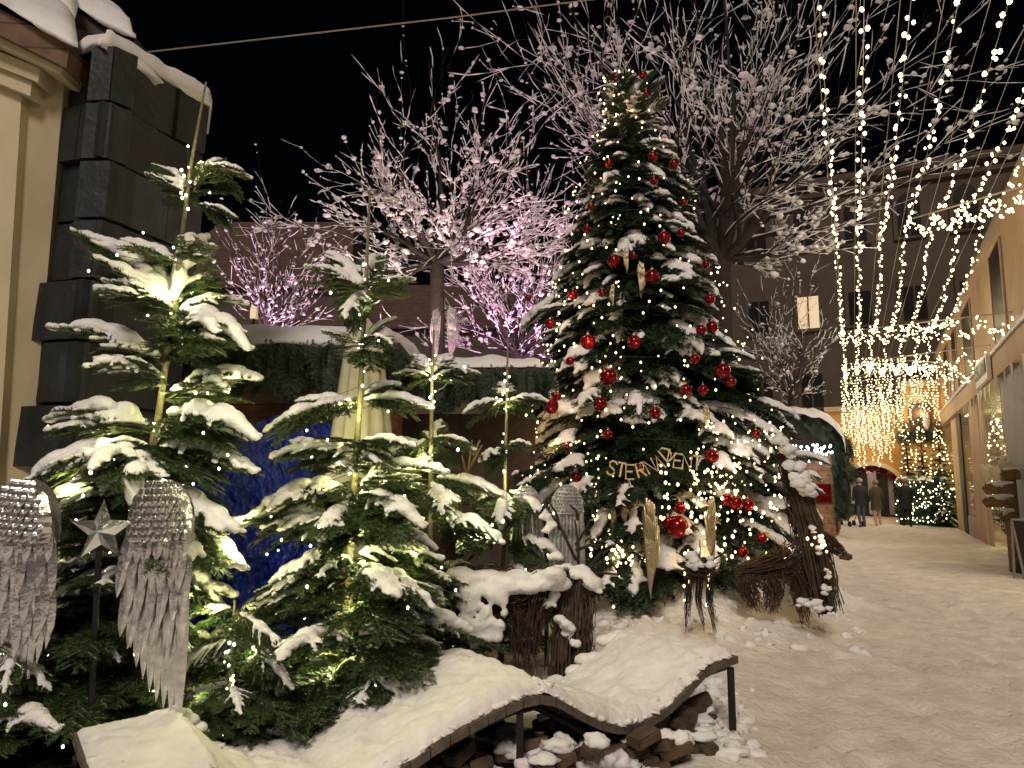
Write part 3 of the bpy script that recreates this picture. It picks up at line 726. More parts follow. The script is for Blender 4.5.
# (a) upright stump figure behind the bench
Y = 5.45; b0 = P(572, 668, Y)
r0 = empty('brushwood_stump', (b0.x, b0.y, 0), 'upright brushwood bundle with snowy antler branches in front of the ribbed wings', 'brushwood figure', GB)
body = [Vector((b0.x-.02, Y, -.05)), P(572, 640, Y), P(574, 600, Y), P(578, 572, Y)]
a = Acc(); bundle(a, body, [.17, .15, .13, .12], 260, .006, seed=1); bundle(a, [P(566, 660, Y), P(556, 700, Y)], [.06, .05], 30, .005, seed=2); a.build('body', 'brushwood', r0)
a = Acc(); solid(a, body, [.17, .15, .13, .12]); a.build('core', 'dark_bark', r0)
a = Acc()
for x0, y0, x1, y1 in ((578, 575, 575, 520), (576, 545, 590, 520), (576, 560, 545, 505), (560, 530, 548, 500), (576, 550, 600, 545), (580, 572, 612, 560), (590, 568, 605, 545), (575, 575, 530, 585), (578, 520, 570, 505), (582, 575, 622, 575), (545, 505, 535, 520)):
    a.tube([P(x0, y0, Y), P((x0+x1)/2+2, (y0+y1)/2-2, Y-.03), P(x1, y1, Y-.06)], [.014, .010, .006], 5)
a.build('antlers', 'dark_bark', r0)
sn = Acc(); snow_patch(sn, [P(575, 568, Y-.08), P(600, 590, Y-.1)], .05, 1, 16); snow_patch(sn, [P(545, 592, Y-.1), P(575, 640, Y-.14)], .035, 2, 14)
for (x, y, q) in () and ((547, 520, .05), (555, 540, .045), (542, 508, .03), (563, 565, .06), (548, 568, .055), (590, 570, .05), (578, 548, .03), (600, 560, .03)): sn.blob(P(x, y, Y-.04), (q*.7, q*.7, q*1.1), sub=2)
snow_patch(sn, [P(545, 520, Y-.04), P(552, 545, Y-.04), P(563, 568, Y-.04)], .04, 3, 9); V_, F_ = remesh(sn, .014, 2); sn = Acc(); sn.add(V_, F_); sn.build('snow_cap', 'snow', r0, True)
# (b) wide arched brushwood animal with snow on its back
Y = 5.3; b0 = P(470, 650, Y)
r1 = empty('brushwood_reindeer', (b0.x, b0.y, 0), 'brushwood reindeer with thick snow on its back, behind the middle of the bench', 'brushwood figure', GB)
back = [P(448, 585, Y), P(485, 588, Y), P(520, 592, Y+.05), P(556, 585, Y+.1)]
a = Acc(); bundle(a, back, [.12, .15, .15, .10], 220, .006, seed=3, ext=.12)
a.build('body', 'brushwood', r1)
for k, (x0, x1, y1) in enumerate(((450, 432, 650), (462, 468, 668), (515, 522, 668), (535, 528, 660))):
    a = Acc(); bundle(a, [P(x0, 590, Y), P((x0+x1)/2, 620, Y), P(x1, y1, Y)], [.11, .08, .06], 90, .006, seed=20+k, ext=.1); a.build('leg', 'brushwood', r1)
a = Acc(); bundle(a, [P(440, 600, Y+.1), P(448, 540, Y+.1), P(470, 470, Y+.1)], [.09, .06, .03], 90, .004, seed=9, ext=.25); a.build('neck', 'brushwood', r1)
a = Acc()
for x0, y0, x1, y1 in ((465, 500, 472, 440), (468, 470, 482, 445), (468, 480, 462, 455), (473, 455, 480, 440)): a.tube([P(x0, y0, Y+.1), P(x1, y1, Y+.05)], [.012, .006], 5)
a.build('antlers', 'plank_post', r1)
sn = Acc()
for i in range(60):
    u = R.random(); x = 455+u*105; p = P(x, 578+R.uniform(-7, 5)+6*math.sin(u*3), Y-R.uniform(.0, .12)); q = R.uniform(.05, .085); sn.blob(p, (q*1.3, q, q*.7), sub=2, jit=.07)
for i in range(70):
    p = P(R.uniform(462, 505), 590+R.random()**1.5*60, Y-.16); q = R.uniform(.015, .05); sn.blob(p, (q, q*.8, q), sub=2, jit=.2)
V_, F_ = remesh(sn, .018, 3); sn = Acc(); sn.add(V_, F_); sn.build('snow_cap', 'snow', r1, True)
# (c) reindeer standing by the lane under the big tree
Y = 7.6; b0 = P(790, 600, Y)
r2 = empty('brushwood_reindeer', (b0.x, b0.y, 0), 'tall brushwood reindeer by the lane, its nose pointing right', 'brushwood figure', GB)
bd = [P(735, 572, Y+.25), P(760, 570, Y+.2), P(790, 560, Y+.1), P(806, 545, Y)]
a = Acc(); bundle(a, bd, [.07, .12, .16, .13], 220, .006, seed=4, ext=.15); a.build('body', 'brushwood', r2)
nk_ = [P(826, 612, Y), P(815, 560, Y), P(802, 510, Y), P(790, 472, Y), P(778, 440, Y+.05)]
a = Acc(); bundle(a, nk_, [.16, .16, .13, .10, .06], 380, .006, seed=5, ext=.08); a.build('neck', 'brushwood', r2)
a = Acc(); solid(a, nk_, [.14, .14, .11, .08, .04]); a.build('core', 'dark_bark', r2)
a = Acc(); bundle(a, [P(818, 535, Y-.1), P(832, 545, Y-.12), P(846, 556, Y-.15)], [.10, .08, .04], 120, .005, seed=6, ext=.04); clod(a, P(846, 557, Y-.15), (.06, .04, .035), sub=2); a.build('head', 'brushwood', r2)
for k, ln in enumerate((((792, 560), (800, 590), (806, 622)), ((745, 575), (748, 590), (757, 608)), ((768, 575), (774, 592), (770, 612)))):
    a = Acc(); bundle(a, [P(x, y, Y-.05*k+.1) for x, y in ln], [.14, .10, .06], 120, .006, seed=30+k, ext=.07); a.build('leg', 'brushwood', r2)
sn = Acc(); snow_patch(sn, [P(776, 438, Y-.1), P(792, 462, Y-.12), P(806, 490, Y-.13)], .065, 5, 30); snow_patch(sn, [P(815, 520, Y-.2), P(828, 600, Y-.2)], .03, 6, 16); snow_patch(sn, [P(795, 600, Y-.2), P(830, 610, Y-.2)], .05, 7, 14)
sn.build('snow_cap', 'snow', r2, True)
# (d) small dark brushwood fawn under the golden wings
Y = 7.0; b0 = P(694, 620, Y)
r3 = empty('brushwood_fawn', (b0.x, b0.y, 0), 'small dark twig fawn under the golden wings', 'brushwood figure', GB)
a = Acc(); bundle(a, [P(680, 565, Y), P(705, 572, Y), P(722, 568, Y)], [.07, .09, .07], 90, .005, seed=7); a.build('body', 'brushwood', r3)
for k, (x0, x1) in enumerate(((690, 686), (700, 705), (712, 716))):
    a = Acc(); bundle(a, [P(x0, 572, Y), P(x0-2, 600, Y), P(x1, 632, Y)], [.05, .035, .02], 35, .004, seed=50+k, ext=.03); a.build('leg', 'dark_bark', r3)
a = Acc()
for x0, y0, x1, y1 in ((695, 570, 688, 545), (690, 560, 676, 552), (706, 570, 715, 545), (712, 560, 726, 552), (700, 570, 700, 540)): a.tube([P(x0, y0, Y), P(x1, y1, Y-.03)], [.01, .005], 5)
a.build('antlers', 'dark_bark', r3)
sn = Acc(); snow_patch(sn, [P(690, 560, Y-.05), P(720, 560, Y-.05)], .045, 8, 8); sn.build('snow_cap', 'snow', r3, True)

# ------------------------------------------------------------------ big Christmas tree
TY = 10.0; tc = P(652, 560, TY); TX = tc.x; g_ = gh(TX, TY)
ct = empty('christmas_tree', (TX, TY, 0), 'very tall snow dusted Christmas tree covered with red baubles and lights', 'Christmas tree')
RP = [(0.35, 1.75), (.8, 2.0), (1.6, 1.95), (2.7, 1.62), (4.05, 1.3), (5.5, .90), (6.3, .58), (6.65, .34), (6.9, .38), (7.2, .36), (7.55, .10)]
def tr_(z):
    for i in range(len(RP)-1):
        if RP[i][0] <= z <= RP[i+1][0]: k = (z-RP[i][0])/(RP[i+1][0]-RP[i][0]); return RP[i][1]*(1-k)+RP[i+1][1]*k
    return RP[0][1] if z < 1 else 0
def tcx(z): return TX-.055*(z-2)*.9 if z > 2 else TX
a = Acc(); a.tube([Vector((TX, TY, -.05)), Vector((tcx(3.5), TY, 3.5)), Vector((tcx(7.4), TY, 7.4))], [.12, .08, .015], 9); a.build('trunk', 'dark_bark', ct, True)
nd, wd, sn = Acc(), Acc(), Acc(); rt = random.Random(77); z = .42; tips = []
while z < 7.4:
    rr = tr_(z); m = max(5, int(2*math.pi*rr/.36)); o = rt.random()*6
    for i in range(m):
        an = o+2*math.pi*i/m+rt.uniform(-.15, .15)
        if math.sin(an) > .75 and rt.random() < .6: continue          # fewer at the hidden back
        ro = rr*rt.uniform(.78, 1.06)*(1+.10*math.sin(3*an+z*1.3)+.10*rt.uniform(-1, 1)); ro *= 1+.24*noise.noise((math.cos(an)*1.6, math.sin(an)*1.6, z*1.5)); ln = min(ro, rt.uniform(.45, 1.15)); dz = -ln*rt.uniform(.10, .6)
        if z > 6.3: dz = ln*rt.uniform(-.2, .35)
        cx = tcx(z); z_ = z+rt.uniform(-.08, .08)
        b = Vector((cx+math.cos(an)*ro, TY+math.sin(an)*ro, z_+dz)); aa = Vector((cx+math.cos(an)*(ro-ln), TY+math.sin(an)*(ro-ln), z_))
        T = rt.choice(LITE); wdt = rt.uniform(.8, 1.1)
        place(nd, T[0], aa, b, 0, wdt); place(wd, T[1], aa, b, 0, wdt)
        pv = FPX/(b.y*cp+(b.z-CH)*sp); bx2, by2 = 512+b.x*pv, 384-((b.z-CH)*cp-b.y*sp)*pv; hide = 590 < bx2 < 715 and 425 < by2 < 500 and b.y < TY
        if not hide and rt.random() < (.66+.5*noise.noise((b.x*1.7, b.y*1.7, b.z*2.2)) if z_ < 6.7 else .85) and z_ > .8: place(sn, T[2][rt.choice((0, 1))], aa, b, 0, wdt)
        tips.append((aa, b, an))
        if rt.random() < .5:      # inner fill
            l2 = ln*.8; rn = max(.1, ro-ln*.7); an2 = an+.2; aa = Vector((cx+math.cos(an2)*(rn-l2*.6), TY+math.sin(an2)*(rn-l2*.6), z_-.1)); b = Vector((cx+math.cos(an2)*rn, TY+math.sin(an2)*rn, z_-.15-.2*l2))
            place(nd, T[0], aa, b)
    z += .155 if z < 5 else .12
for (x, y, dy) in ((606, 88, -.2), (622, 76, .1), (664, 78, 0), (668, 98, -.2), (602, 112, -.1), (650, 74, .2), (640, 92, -.5), (616, 126, -.4), (664, 122, -.3), (634, 112, -.5)):
    aa = Vector((tcx(6.9), TY, P(640, 125, TY).z+rt.uniform(-.1, .1))); b = P(x, y, TY+dy); T = rt.choice(LITE); place(nd, T[0], aa, b); place(wd, T[1], aa, b); place(sn, T[2][1], aa.lerp(b, .25), b)
nd.build('foliage', 'needles_spruce', ct); wd.build('twigs', 'dark_bark', ct); sn.build('snow_load', 'snow_fine', ct, True)
# surface point on the tree for a picture position
def on_tree(px, py, lift=.0):
    d = ray(px, py); o = Vector((0, 0, CH)); best = None
    for k in range(140):
        y = 7.6+k*.02; p = o+d*(y/d.y); rr = tr_(p.z)*.97+lift
        if (p.x-tcx(p.z))**2+(p.y-TY)**2 <= rr*rr: return p
    return P(px, py, TY-.1)
# baubles
BAU = [(643, 75, 5), (646, 94, 5), (616, 77, 3), (653, 157, 6), (674, 164, 6), (654, 181, 5), (609, 164, 5), (684, 202, 4), (591, 207, 4), (664, 238, 8), (681, 233, 5), (614, 261, 8), (634, 256, 4), (652, 277, 9), (706, 264, 5),
       (587, 229, 5), (602, 293, 5), (573, 295, 6), (528, 298, 4), (710, 299, 6), (550, 324, 6), (588, 342, 9), (634, 342, 8), (608, 377, 10), (712, 327, 7), (701, 330, 6), (570, 361, 5), (695, 359, 6), (723, 371, 9), (731, 382, 6), (686, 390, 7),
       (703, 390, 6), (600, 404, 8), (551, 406, 9), (558, 396, 5), (655, 413, 7), (608, 435, 6), (756, 434, 5), (567, 449, 6), (562, 470, 9), (576, 477, 6), (712, 456, 8), (736, 503, 8), (727, 500, 7), (748, 505, 7), (677, 527, 13), (680, 508, 7), (668, 522, 7), (762, 538, 6), (743, 552, 6), (629, 505, 5), (640, 470, 5)]
bme = {}
def bau_mesh():
    a = Acc(); V, F = ICO[3]; a.add(V, F); return a.mesh('bauble')
bsh = bau_mesh(); bsh.materials.append(MATS['red_glass']); bsh.polygons.foreach_set('use_smooth', np.ones(len(bsh.polygons), dtype=bool))
cap_ = Acc(); cap_.tube([(0, 0, .95), (0, 0, 1.18)], .22, 8); cap_.tube([(0, 0, 1.18), (0, 0, 1.5)], .05, 4); capm = cap_.mesh('cap'); capm.materials.append(MATS['gold_tin'])
ORD = 'top second third fourth fifth sixth seventh eighth ninth tenth eleventh twelfth thirteenth fourteenth fifteenth sixteenth seventeenth eighteenth nineteenth twentieth'.split()
cnt = {}
for (x, y, r_) in sorted(BAU, key=lambda b: b[1]):
    zc = 640-(y-380)*.0; sd = 'left' if x < 615 else ('right' if x > 690 else 'middle'); k = cnt.get(sd, 0); cnt[sd] = k+1
    p = on_tree(x, y, .10); rad_ = r_/FPX*p.y*.88
    o = bpy.data.objects.new('red_bauble', bsh); C.objects.link(o); o.location = p; o.scale = (rad_,)*3
    tag(o, ('topmost' if k == 0 else ORD[k])+' red bauble from the top down the big tree\'s '+sd+' side', 'bauble', 'red baubles on the big Christmas tree')
    c_ = bpy.data.objects.new('cap', capm); C.objects.link(c_); c_.parent = o
# small tin wing ornaments
for k, (x, y, h, lab) in enumerate(((626, 255, .28, 'tiny tin wing hanging high in the middle of the big tree'), (641, 268, .42, 'larger tin wing high on the big tree beside a large bauble'), (612, 290, .26, 'small tin wing under the snow on the upper left of the big tree'),
                                   (613, 510, .28, 'left small tin wing below the lettering'), (624, 505, .3, 'right small tin wing below the lettering'), (706, 410, .28, 'small tin wing above the letter end of the lettering'))):
    p = on_tree(x, y-5, .12); o = put_wing(PLL if k % 2 else PLR, (0, 0, 0), h*1.2, 0, None, 'gold_tin', 'wing_ornament'); o.location = p
    tag(o, lab, 'ornament', 'small tin wings on the big tree')
# star near the top
a = Acc(); star(a, (0, 0, 0), .12, .03); o = a.build('star_ornament', 'gold_tin'); o.location = on_tree(634, 112, .05); tag(o, 'gold tin star near the top of the big tree', 'ornament')
# strings of lights
rt = random.Random(3)
for k in range(7):
    z0, z1 = .5+k*1.0, .5+(k+1)*1.0
    st = empty('string_light', (TX, TY, 0), ['lowest', 'second lowest', 'third lowest', 'middle', 'third highest', 'second highest', 'topmost'][k]+' string of tiny gold lights round the big tree', 'string lights', 'light strings on the big tree')
    pts = []; nb = (99, 99, 90, 62, 42, 34, 30)[k]
    for i in range(nb):
        z = z0+(z1-z0)*(i/nb)+rt.uniform(-.15, .15); z = min(7.3, z); rr = tr_(z)
        an = -math.pi/2+rt.uniform(-1.75, 1.75)
        if rt.random() < .33: an = rt.uniform(-3.3, -1.9)
        q = rr*rt.uniform(.86, 1.04); pts.append(Vector((tcx(z)+q*math.cos(an), TY+q*math.sin(an), z)))
    bulbs(st, pts, 'bulb_gold', .0115)
    wr = Acc(); zz = [Vector((tcx(z0+(z1-z0)*t)+tr_(z0+(z1-z0)*t)*.8*math.cos(-t*14), TY+tr_(z0+(z1-z0)*t)*.8*math.sin(-t*14), z0+(z1-z0)*t)) for t in np.linspace(0, 1, 40)]
    wr.tube(zz, .003, 3, cap=False); wr.build('wire', 'green_wire', st)
# clusters of lights low on the tree
st = empty('light_net', (TX, TY, 0), 'dense cluster of gold lights low on the left of the big tree', 'string lights'); rt = random.Random(9)
bulbs(st, [on_tree(rt.gauss(618, 12), rt.gauss(555, 16), .12) for _ in range(46)], 'bulb_gold', .015)
st = empty('light_net', (TX, TY, 0), 'dense cluster of gold lights round the golden wings', 'string lights')
bulbs(st, [on_tree(rt.uniform(660, 745), rt.uniform(462, 520), .12) for _ in range(60)], 'bulb_gold', .014)
st = empty('light_net', (TX, TY, 0), 'gold lights on the low branches by the lane', 'string lights')
bulbs(st, [on_tree(rt.uniform(685, 792), rt.uniform(500, 560), .15) for _ in range(44)]+[P(rt.uniform(684, 712), rt.uniform(545, 605), 7.4) for _ in range(16)]+[P(rt.gauss(822, 7), rt.gauss(542, 6), 7.3) for _ in range(12)], 'bulb_gold', .015)
st = empty('light_net', (TX, TY, 0), 'gold lights spread over the lower left flank of the big tree', 'string lights')
bulbs(st, [on_tree(rt.uniform(520, 600), rt.uniform(430, 585), .12) for _ in range(95)], 'bulb_gold', .011)
st = empty('light_net', (TX, TY, 0), 'gold lights spread over the lower right flank of the big tree', 'string lights')
bulbs(st, [on_tree(rt.uniform(690, 790), rt.uniform(420, 500), .12) for _ in range(85)], 'bulb_gold', .011)
for (x, y, e) in ((540, 380, 9), (550, 440, 9), (560, 300, 6), (590, 340, 5), (612, 108, 9), (585, 170, 4), (700, 490, 7), (700, 560, 3), (745, 440, 5), (650, 350, 3), (770, 520, 5), (822, 540, 2)):
    p = on_tree(x, y, .30); lamp(p, e*.55, GOLD if x < 640 or y > 450 else (1, .8, .55), .05)
# STERNADVENT lettering made of peeled sticks
GL = {'S': [[(1, .85), (.7, 1), (.3, 1), (.05, .8), (.15, .6), (.8, .42), (.95, .2), (.7, 0), (.3, 0), (0, .15)]], 'T': [[(0, 1), (1, 1)], [(.5, 1), (.5, 0)]], 'E': [[(1, 1), (0, 1), (0, 0), (1, 0)], [(0, .52), (.8, .52)]],
      'R': [[(0, 0), (0, 1), (.8, 1), (.95, .75), (.8, .5), (0, .5)], [(.4, .5), (1, 0)]], 'N': [[(0, 0), (0, 1), (1, 0), (1, 1)]], 'A': [[(0, 0), (.5, 1), (1, 0)], [(.22, .4), (.78, .4)]], 'D': [[(0, 0), (0, 1), (.6, 1), (1, .7), (1, .3), (.6, 0), (0, 0)]],
      'V': [[(0, 1), (.5, 0), (1, 1)]]}
cs = [('S', 612, 468, 20), ('T', 621, 470, 12), ('E', 630, 472, 2), ('R', 641, 470, -14), ('N', 650, 466, -26), ('A', 659, 463, -24), ('D', 666, 454, -40), ('V', 670, 457, 30), ('E', 678, 461, 8), ('N', 687, 463, 8), ('T', 697, 463, 6)]
sg = empty('letter_garland', tuple(P(655, 465, 8.0)), 'wooden stick letters reading STERNADVENT strung across the big tree', 'lettering')
lp = []
for (ch, x, y, rot) in cs:
    h = .145; wl = .085; c = P(x, y, 7.62+abs(x-655)*.002); a = Acc(); ro = rad(-rot)
    for stx in GL[ch]:
        pts = []
        for (u, v) in stx:
            lx, lz = (u-.5)*wl, (v-.5)*h; pts.append(c+Vector((lx*math.cos(ro)-lz*math.sin(ro), 0, lx*math.sin(ro)+lz*math.cos(ro))))
        a.tube(pts, .0105, 6)
    a.build('letter', 'letter_wood', sg); lp.append(c+Vector((0, .01, .06)))
a = Acc(); a.tube([P(600, 455, 8.1)]+lp+[P(712, 458, 8.1)], .003, 4); a.build('cord', 'green_wire', sg)

# ------------------------------------------------------------------ bare snowy trees
def bare_tree(name, label, base, fork, limbs, seed, r0, depth=4, snowmul=1.0, spread=.55, up=.15, twig=.012, group='bare trees laden with snow', leaves=0, blobr=.035, mint=1.0):
    r = random.Random(seed); root = empty(name, (base.x, base.y, 0), label, 'tree', group)
    T = Acc(); TB = Acc(); SN = Acc(); tips = []
    T.tube([Vector((base.x, base.y, -.1)), base.lerp(fork, .5)+Vector((.03, 0, 0)), fork], [r0*1.25, r0*1.05, r0*.9], 10)
    def grow(p, d, ln, rr, lv):
        k = 4 if lv < 4 else 2; pts = [p]; dd = d.copy()
        for i in range(k):
            dd = (dd+Vector((r.uniform(-1, 1), r.uniform(-1, 1), r.uniform(-1, 1)+up))*.19).normalized(); pts.append(pts[-1]+dd*ln/k)
        rs_ = [max(.0035, rr*(1-.55*i/k)) for i in range(k+1)]
        (TB if lv < 2 else TB).tube(pts, rs_, 6 if lv == 0 else (4 if lv < 3 else 3), cap=False)
        horiz = math.sqrt(max(0, 1-dd.z*dd.z))
        if lv >= 1 and r.random() < (.35+.65*horiz)*snowmul:
            for s0 in (((0, 1, 2), (2, 3, 4)) if k == 4 else ((0, 1, 2),)):
                if r.random() < .18: continue
                q = [pts[x]+Vector((0, 0, rs_[x]*.7+.003)) for x in s0]; m_ = max(.0075, rs_[s0[1]]*.8)*r.uniform(.7, 1.5)
                SN.tube([q[0], q[0].lerp(q[1], .5), q[1], q[1].lerp(q[2], .6), q[2]], [m_*.2, m_*r.uniform(.6, 1.4), m_*r.uniform(.5, 1.2), m_*r.uniform(.6, 1.5), m_*.15], 5, cap=False, flat=.9)
        nb = int((.3 if lv < 2 else .42)*snowmul+r.random())
        for _ in range(nb):
            j = r.randint(1, k); x = pts[j]; q = blobr*(.28+.72*r.random()**2.4)
            clod(SN, (x.x, x.y, x.z+q*.35), (q*r.uniform(.8, 1.4), q, q*r.uniform(.6, 1.0)), sub=1, amp=.5)
            if r.random() < .4: x2 = x.lerp(pts[j-1], .5); clod(SN, (x2.x, x2.y, x2.z+q*.25), q*.55, sub=1, amp=.5)
        if lv >= depth:
            tips.append(pts[-1]); return
        n = 4 if lv == 0 else r.choice((2, 2, 3))
        for i in range(n):
            t = 1.0 if i == 0 else r.uniform(.2, .95); j = min(int(t*k), k); q = pts[j]
            ax = Vector((r.uniform(-1, 1), r.uniform(-1, 1), r.uniform(-1, 1))).normalized(); sp_ = spread*(.35 if i == 0 else 1.05)
            nd_ = (dd+ax*sp_).normalized()
            grow(q, nd_, ln*(r.uniform(.72, .9) if i == 0 else r.uniform(.5, .8)), max(twig*.35, rs_[j]*(.85 if i == 0 else .6)), lv+1)
    for (tip, s) in limbs:
        d = (tip-fork); ln = d.length; grow(fork, d.normalized(), ln*.45, r0*s, 0)
    T.build('trunk', 'dark_bark', root, True); TB.build('crown', 'dark_bark', root); SN.build('snow_load', 'snow_fine', root, True)
    if leaves:
        a = Acc()
        for _ in range(leaves):
            p = r.choice(tips); m = r.uniform(.04, .08); u = Vector((r.uniform(-1, 1), r.uniform(-1, 1), r.uniform(-1, 1))).normalized(); v = u.orthogonal().normalized()
            a.add([p, p+u*m+v*m*.5, p+u*m*1.6, p+u*m-v*m*.5], [(0, 1, 2, 3)])
        a.build('leaves', 'yellow_leaf', root)
    return root
Y = 13.0
bare_tree('bare_tree', 'bare tree lit pink, the one behind the parasol', Vector((P(436, 500, Y).x, Y, 0)), P(437, 262, Y),
          [(P(x, y, Y+dy), s) for x, y, dy, s in ((335, 215, -.6, .5), (360, 150, .3, .5), (435, 95, 0, .6), (520, 130, .5, .5), (545, 200, -.8, .5), (400, 170, -1.5, .45), (480, 180, 1.4, .45), (350, 280, -1, .4), (540, 290, -.5, .45), (495, 240, -1.5, .4), (320, 240, .8, .4), (560, 240, .4, .45))], 21, .14, depth=5, up=.1, blobr=.065, snowmul=1.0)
Y = 21.0
bare_tree('bare_tree', 'small bare pink lit tree above the left stall roof', Vector((P(270, 500, Y).x, Y, 0)), P(272, 345, Y),
          [(P(x, y, Y+dy), s) for x, y, dy, s in ((215, 255, 0, .5), (240, 235, 1, .5), (275, 215, 0, .5), (310, 225, -1, .5), (330, 260, 0, .5), (250, 270, -1.5, .4), (330, 300, .5, .4), (205, 300, 1, .4), (300, 260, 1.5, .4))], 22, .13, depth=4, blobr=.075, snowmul=1.0)
Y = 13.5
bare_tree('bare_tree', 'large bare spreading tree behind the top of the Christmas tree', Vector((P(722, 480, Y).x, Y, 0)), P(722, 262, Y),
          [(P(x, y, Y+dy), s) for x, y, dy, s in ((530, 60, .5, .55), (570, 0, -.5, .55), (630, -60, .5, .5), (700, -80, -.8, .5), (770, -50, .6, .5), (840, 10, -.4, .5), (880, 70, .5, .5), (880, 140, -.6, .45), (860, 190, .8, .4), (800, 60, 1.5, .4), (660, 20, 1.6, .4), (600, 120, 1.2, .45), (740, 40, -1.6, .4), (520, 130, -.6, .45), (850, 240, -.3, .35), (560, 180, .3, .4))], 23, .2, depth=5, up=.12, blobr=.075, leaves=60, snowmul=1.0)
Y = 22.0
bare_tree('bare_tree', 'bushy bare tree behind the garlanded hut', Vector((P(790, 520, Y).x, Y, 0)), P(792, 400, Y),
          [(P(x, y, Y+dy), s) for x, y, dy, s in ((745, 330, 0, .4), (765, 290, .5, .4), (790, 270, 0, .4), (815, 290, -.6, .4), (840, 330, 0, .4), (755, 370, -.5, .4), (835, 370, .6, .4), (800, 310, 1, .4), (775, 330, -1, .4))], 24, .12, depth=4, blobr=.06, snowmul=.7)
Y = 16.5
bare_tree('bare_tree', 'bare violet lit tree between the pink tree and the Christmas tree', Vector((P(520, 500, Y).x, Y, 0)), P(520, 360, Y),
          [(P(x, y, Y+dy), s) for x, y, dy, s in ((440, 290, 0, .5), (470, 235, .5, .5), (515, 210, 0, .5), (560, 225, -.6, .5), (590, 280, 0, .45), (500, 280, -1.5, .45), (445, 335, .6, .45), (575, 330, -.5, .45), (490, 250, 1.2, .4), (535, 260, -1, .4))], 25, .14, depth=5, blobr=.06, snowmul=1.0)
PINK = (1, .48, .66); VIO = (.92, .50, 1)
for (x, y, Y, e, c) in ((410, 330, 12, 60, PINK), (480, 330, 11.6, 60, PINK), (400, 250, 11.6, 30, (1, .75, .6)), (450, 270, 12.3, 18, (1, .75, .4)), (520, 345, 15.3, 85, VIO), (480, 330, 15.0, 95, PINK), (408, 285, 12.2, 45, (1, .82, .62)), (560, 300, 14.8, 90, PINK), (270, 325, 19.4, 260, (1, .52, .76)), (230, 300, 19.4, 160, (1, .52, .76)), (490, 200, 11.8, 35, PINK)):
    o = lamp(P(x, min(y+70, 420), Y-.3), e*2.6, c, .12, 'uplight'); o.data.type = 'SPOT' if False else 'POINT'
    sl = bpy.data.lights.new('uplight', 'SPOT'); sl.energy = e*2.6; sl.color = c; sl.spot_size = rad(125); sl.spot_blend = .6; sl.shadow_soft_size = .12
    o.data = sl; o.rotation_euler = (math.pi-.25, 0, 0)

# ------------------------------------------------------------------ left house and slate pier
Y = 3.9
def quad_wall(acc, pts, th):   # pts front quad ccw seen from the camera, pushed back along +Y
    f = [Vector(p) for p in pts]; b = [p+Vector((0, th, 0)) for p in f]
    acc.hexa([f[0], f[1], b[1], b[0], f[3], f[2], b[2], b[3]])
hs = empty('cream_house', (-3.3, 4.6, 0), 'cream plastered house with moulded cornice and snowy eaves at the left edge', 'house')
a = Acc(); quad_wall(a, [P(-160, 800, 5.0), P(2, 800, 5.0), P(66, 60, 5.0), P(-160, 30, 5.0)], .8); a.build('wall', 'cream_plaster', hs)
a = Acc(); quad_wall(a, [P(-160, 800, 4.9), P(-22, 800, 4.93), P(22, 88, 4.93), P(-160, 60, 4.9)], .12); a.build('pilaster', 'cream_paint', hs)
a = Acc()
for (x0, y0, x1, y1, d) in ((-160, -20, 38, 82, 4.82), (-160, -6, 30, 96, 4.86)):
    quad_wall(a, [P(x0, y0+24, d), P(x1, y1+0, d), P(x1+2, y1-14, d), P(x0, y0+6, d)], .5)
a.build('cornice', 'cream_paint', hs)
a = Acc(); quad_wall(a, [P(-160, -45, 4.55), P(66, 68, 4.7), P(70, 46, 4.7), P(-160, -75, 4.55)], .8); a.build('eaves', 'brown_wood', hs)
a = Acc(); quad_wall(a, [P(-160, -33, 4.62), P(60, 74, 4.75), P(64, 66, 4.75), P(-160, -46, 4.62)], .4); a.build('soffit', 'cream_paint', hs)
a = Acc()
snow_slab(a, [P(-160, -80, 4.5), P(78, 45, 4.65), P(74, 18, 5.3), P(-160, -110, 5.3)], .10, 30, 6, 3)
snow_slab(a, [P(20, -20, 5.6), P(136, 36, 5.8), P(120, 20, 6.4), P(20, -50, 6.4)], .13, 24, 6, 3)
snow_slab(a, [P(-100, -60, 5.2), P(75, 14, 5.3), P(80, 0, 5.9), P(-100, -90, 6.0)], .12, 24, 6, 3)
a.build('roof_snow', 'snow', hs, True)
a = Acc(); quad_wall(a, [P(20, 10, 5.65), P(132, 46, 5.8), P(136, 38, 5.85), P(20, -12, 5.65)], .8); a.build('rear_eaves', 'dark_wood', hs)
pr = empty('slate_pier', (-2.9, 5.2, 0), 'dark pier of large staggered slate slabs with a snow cap', 'stone pier')
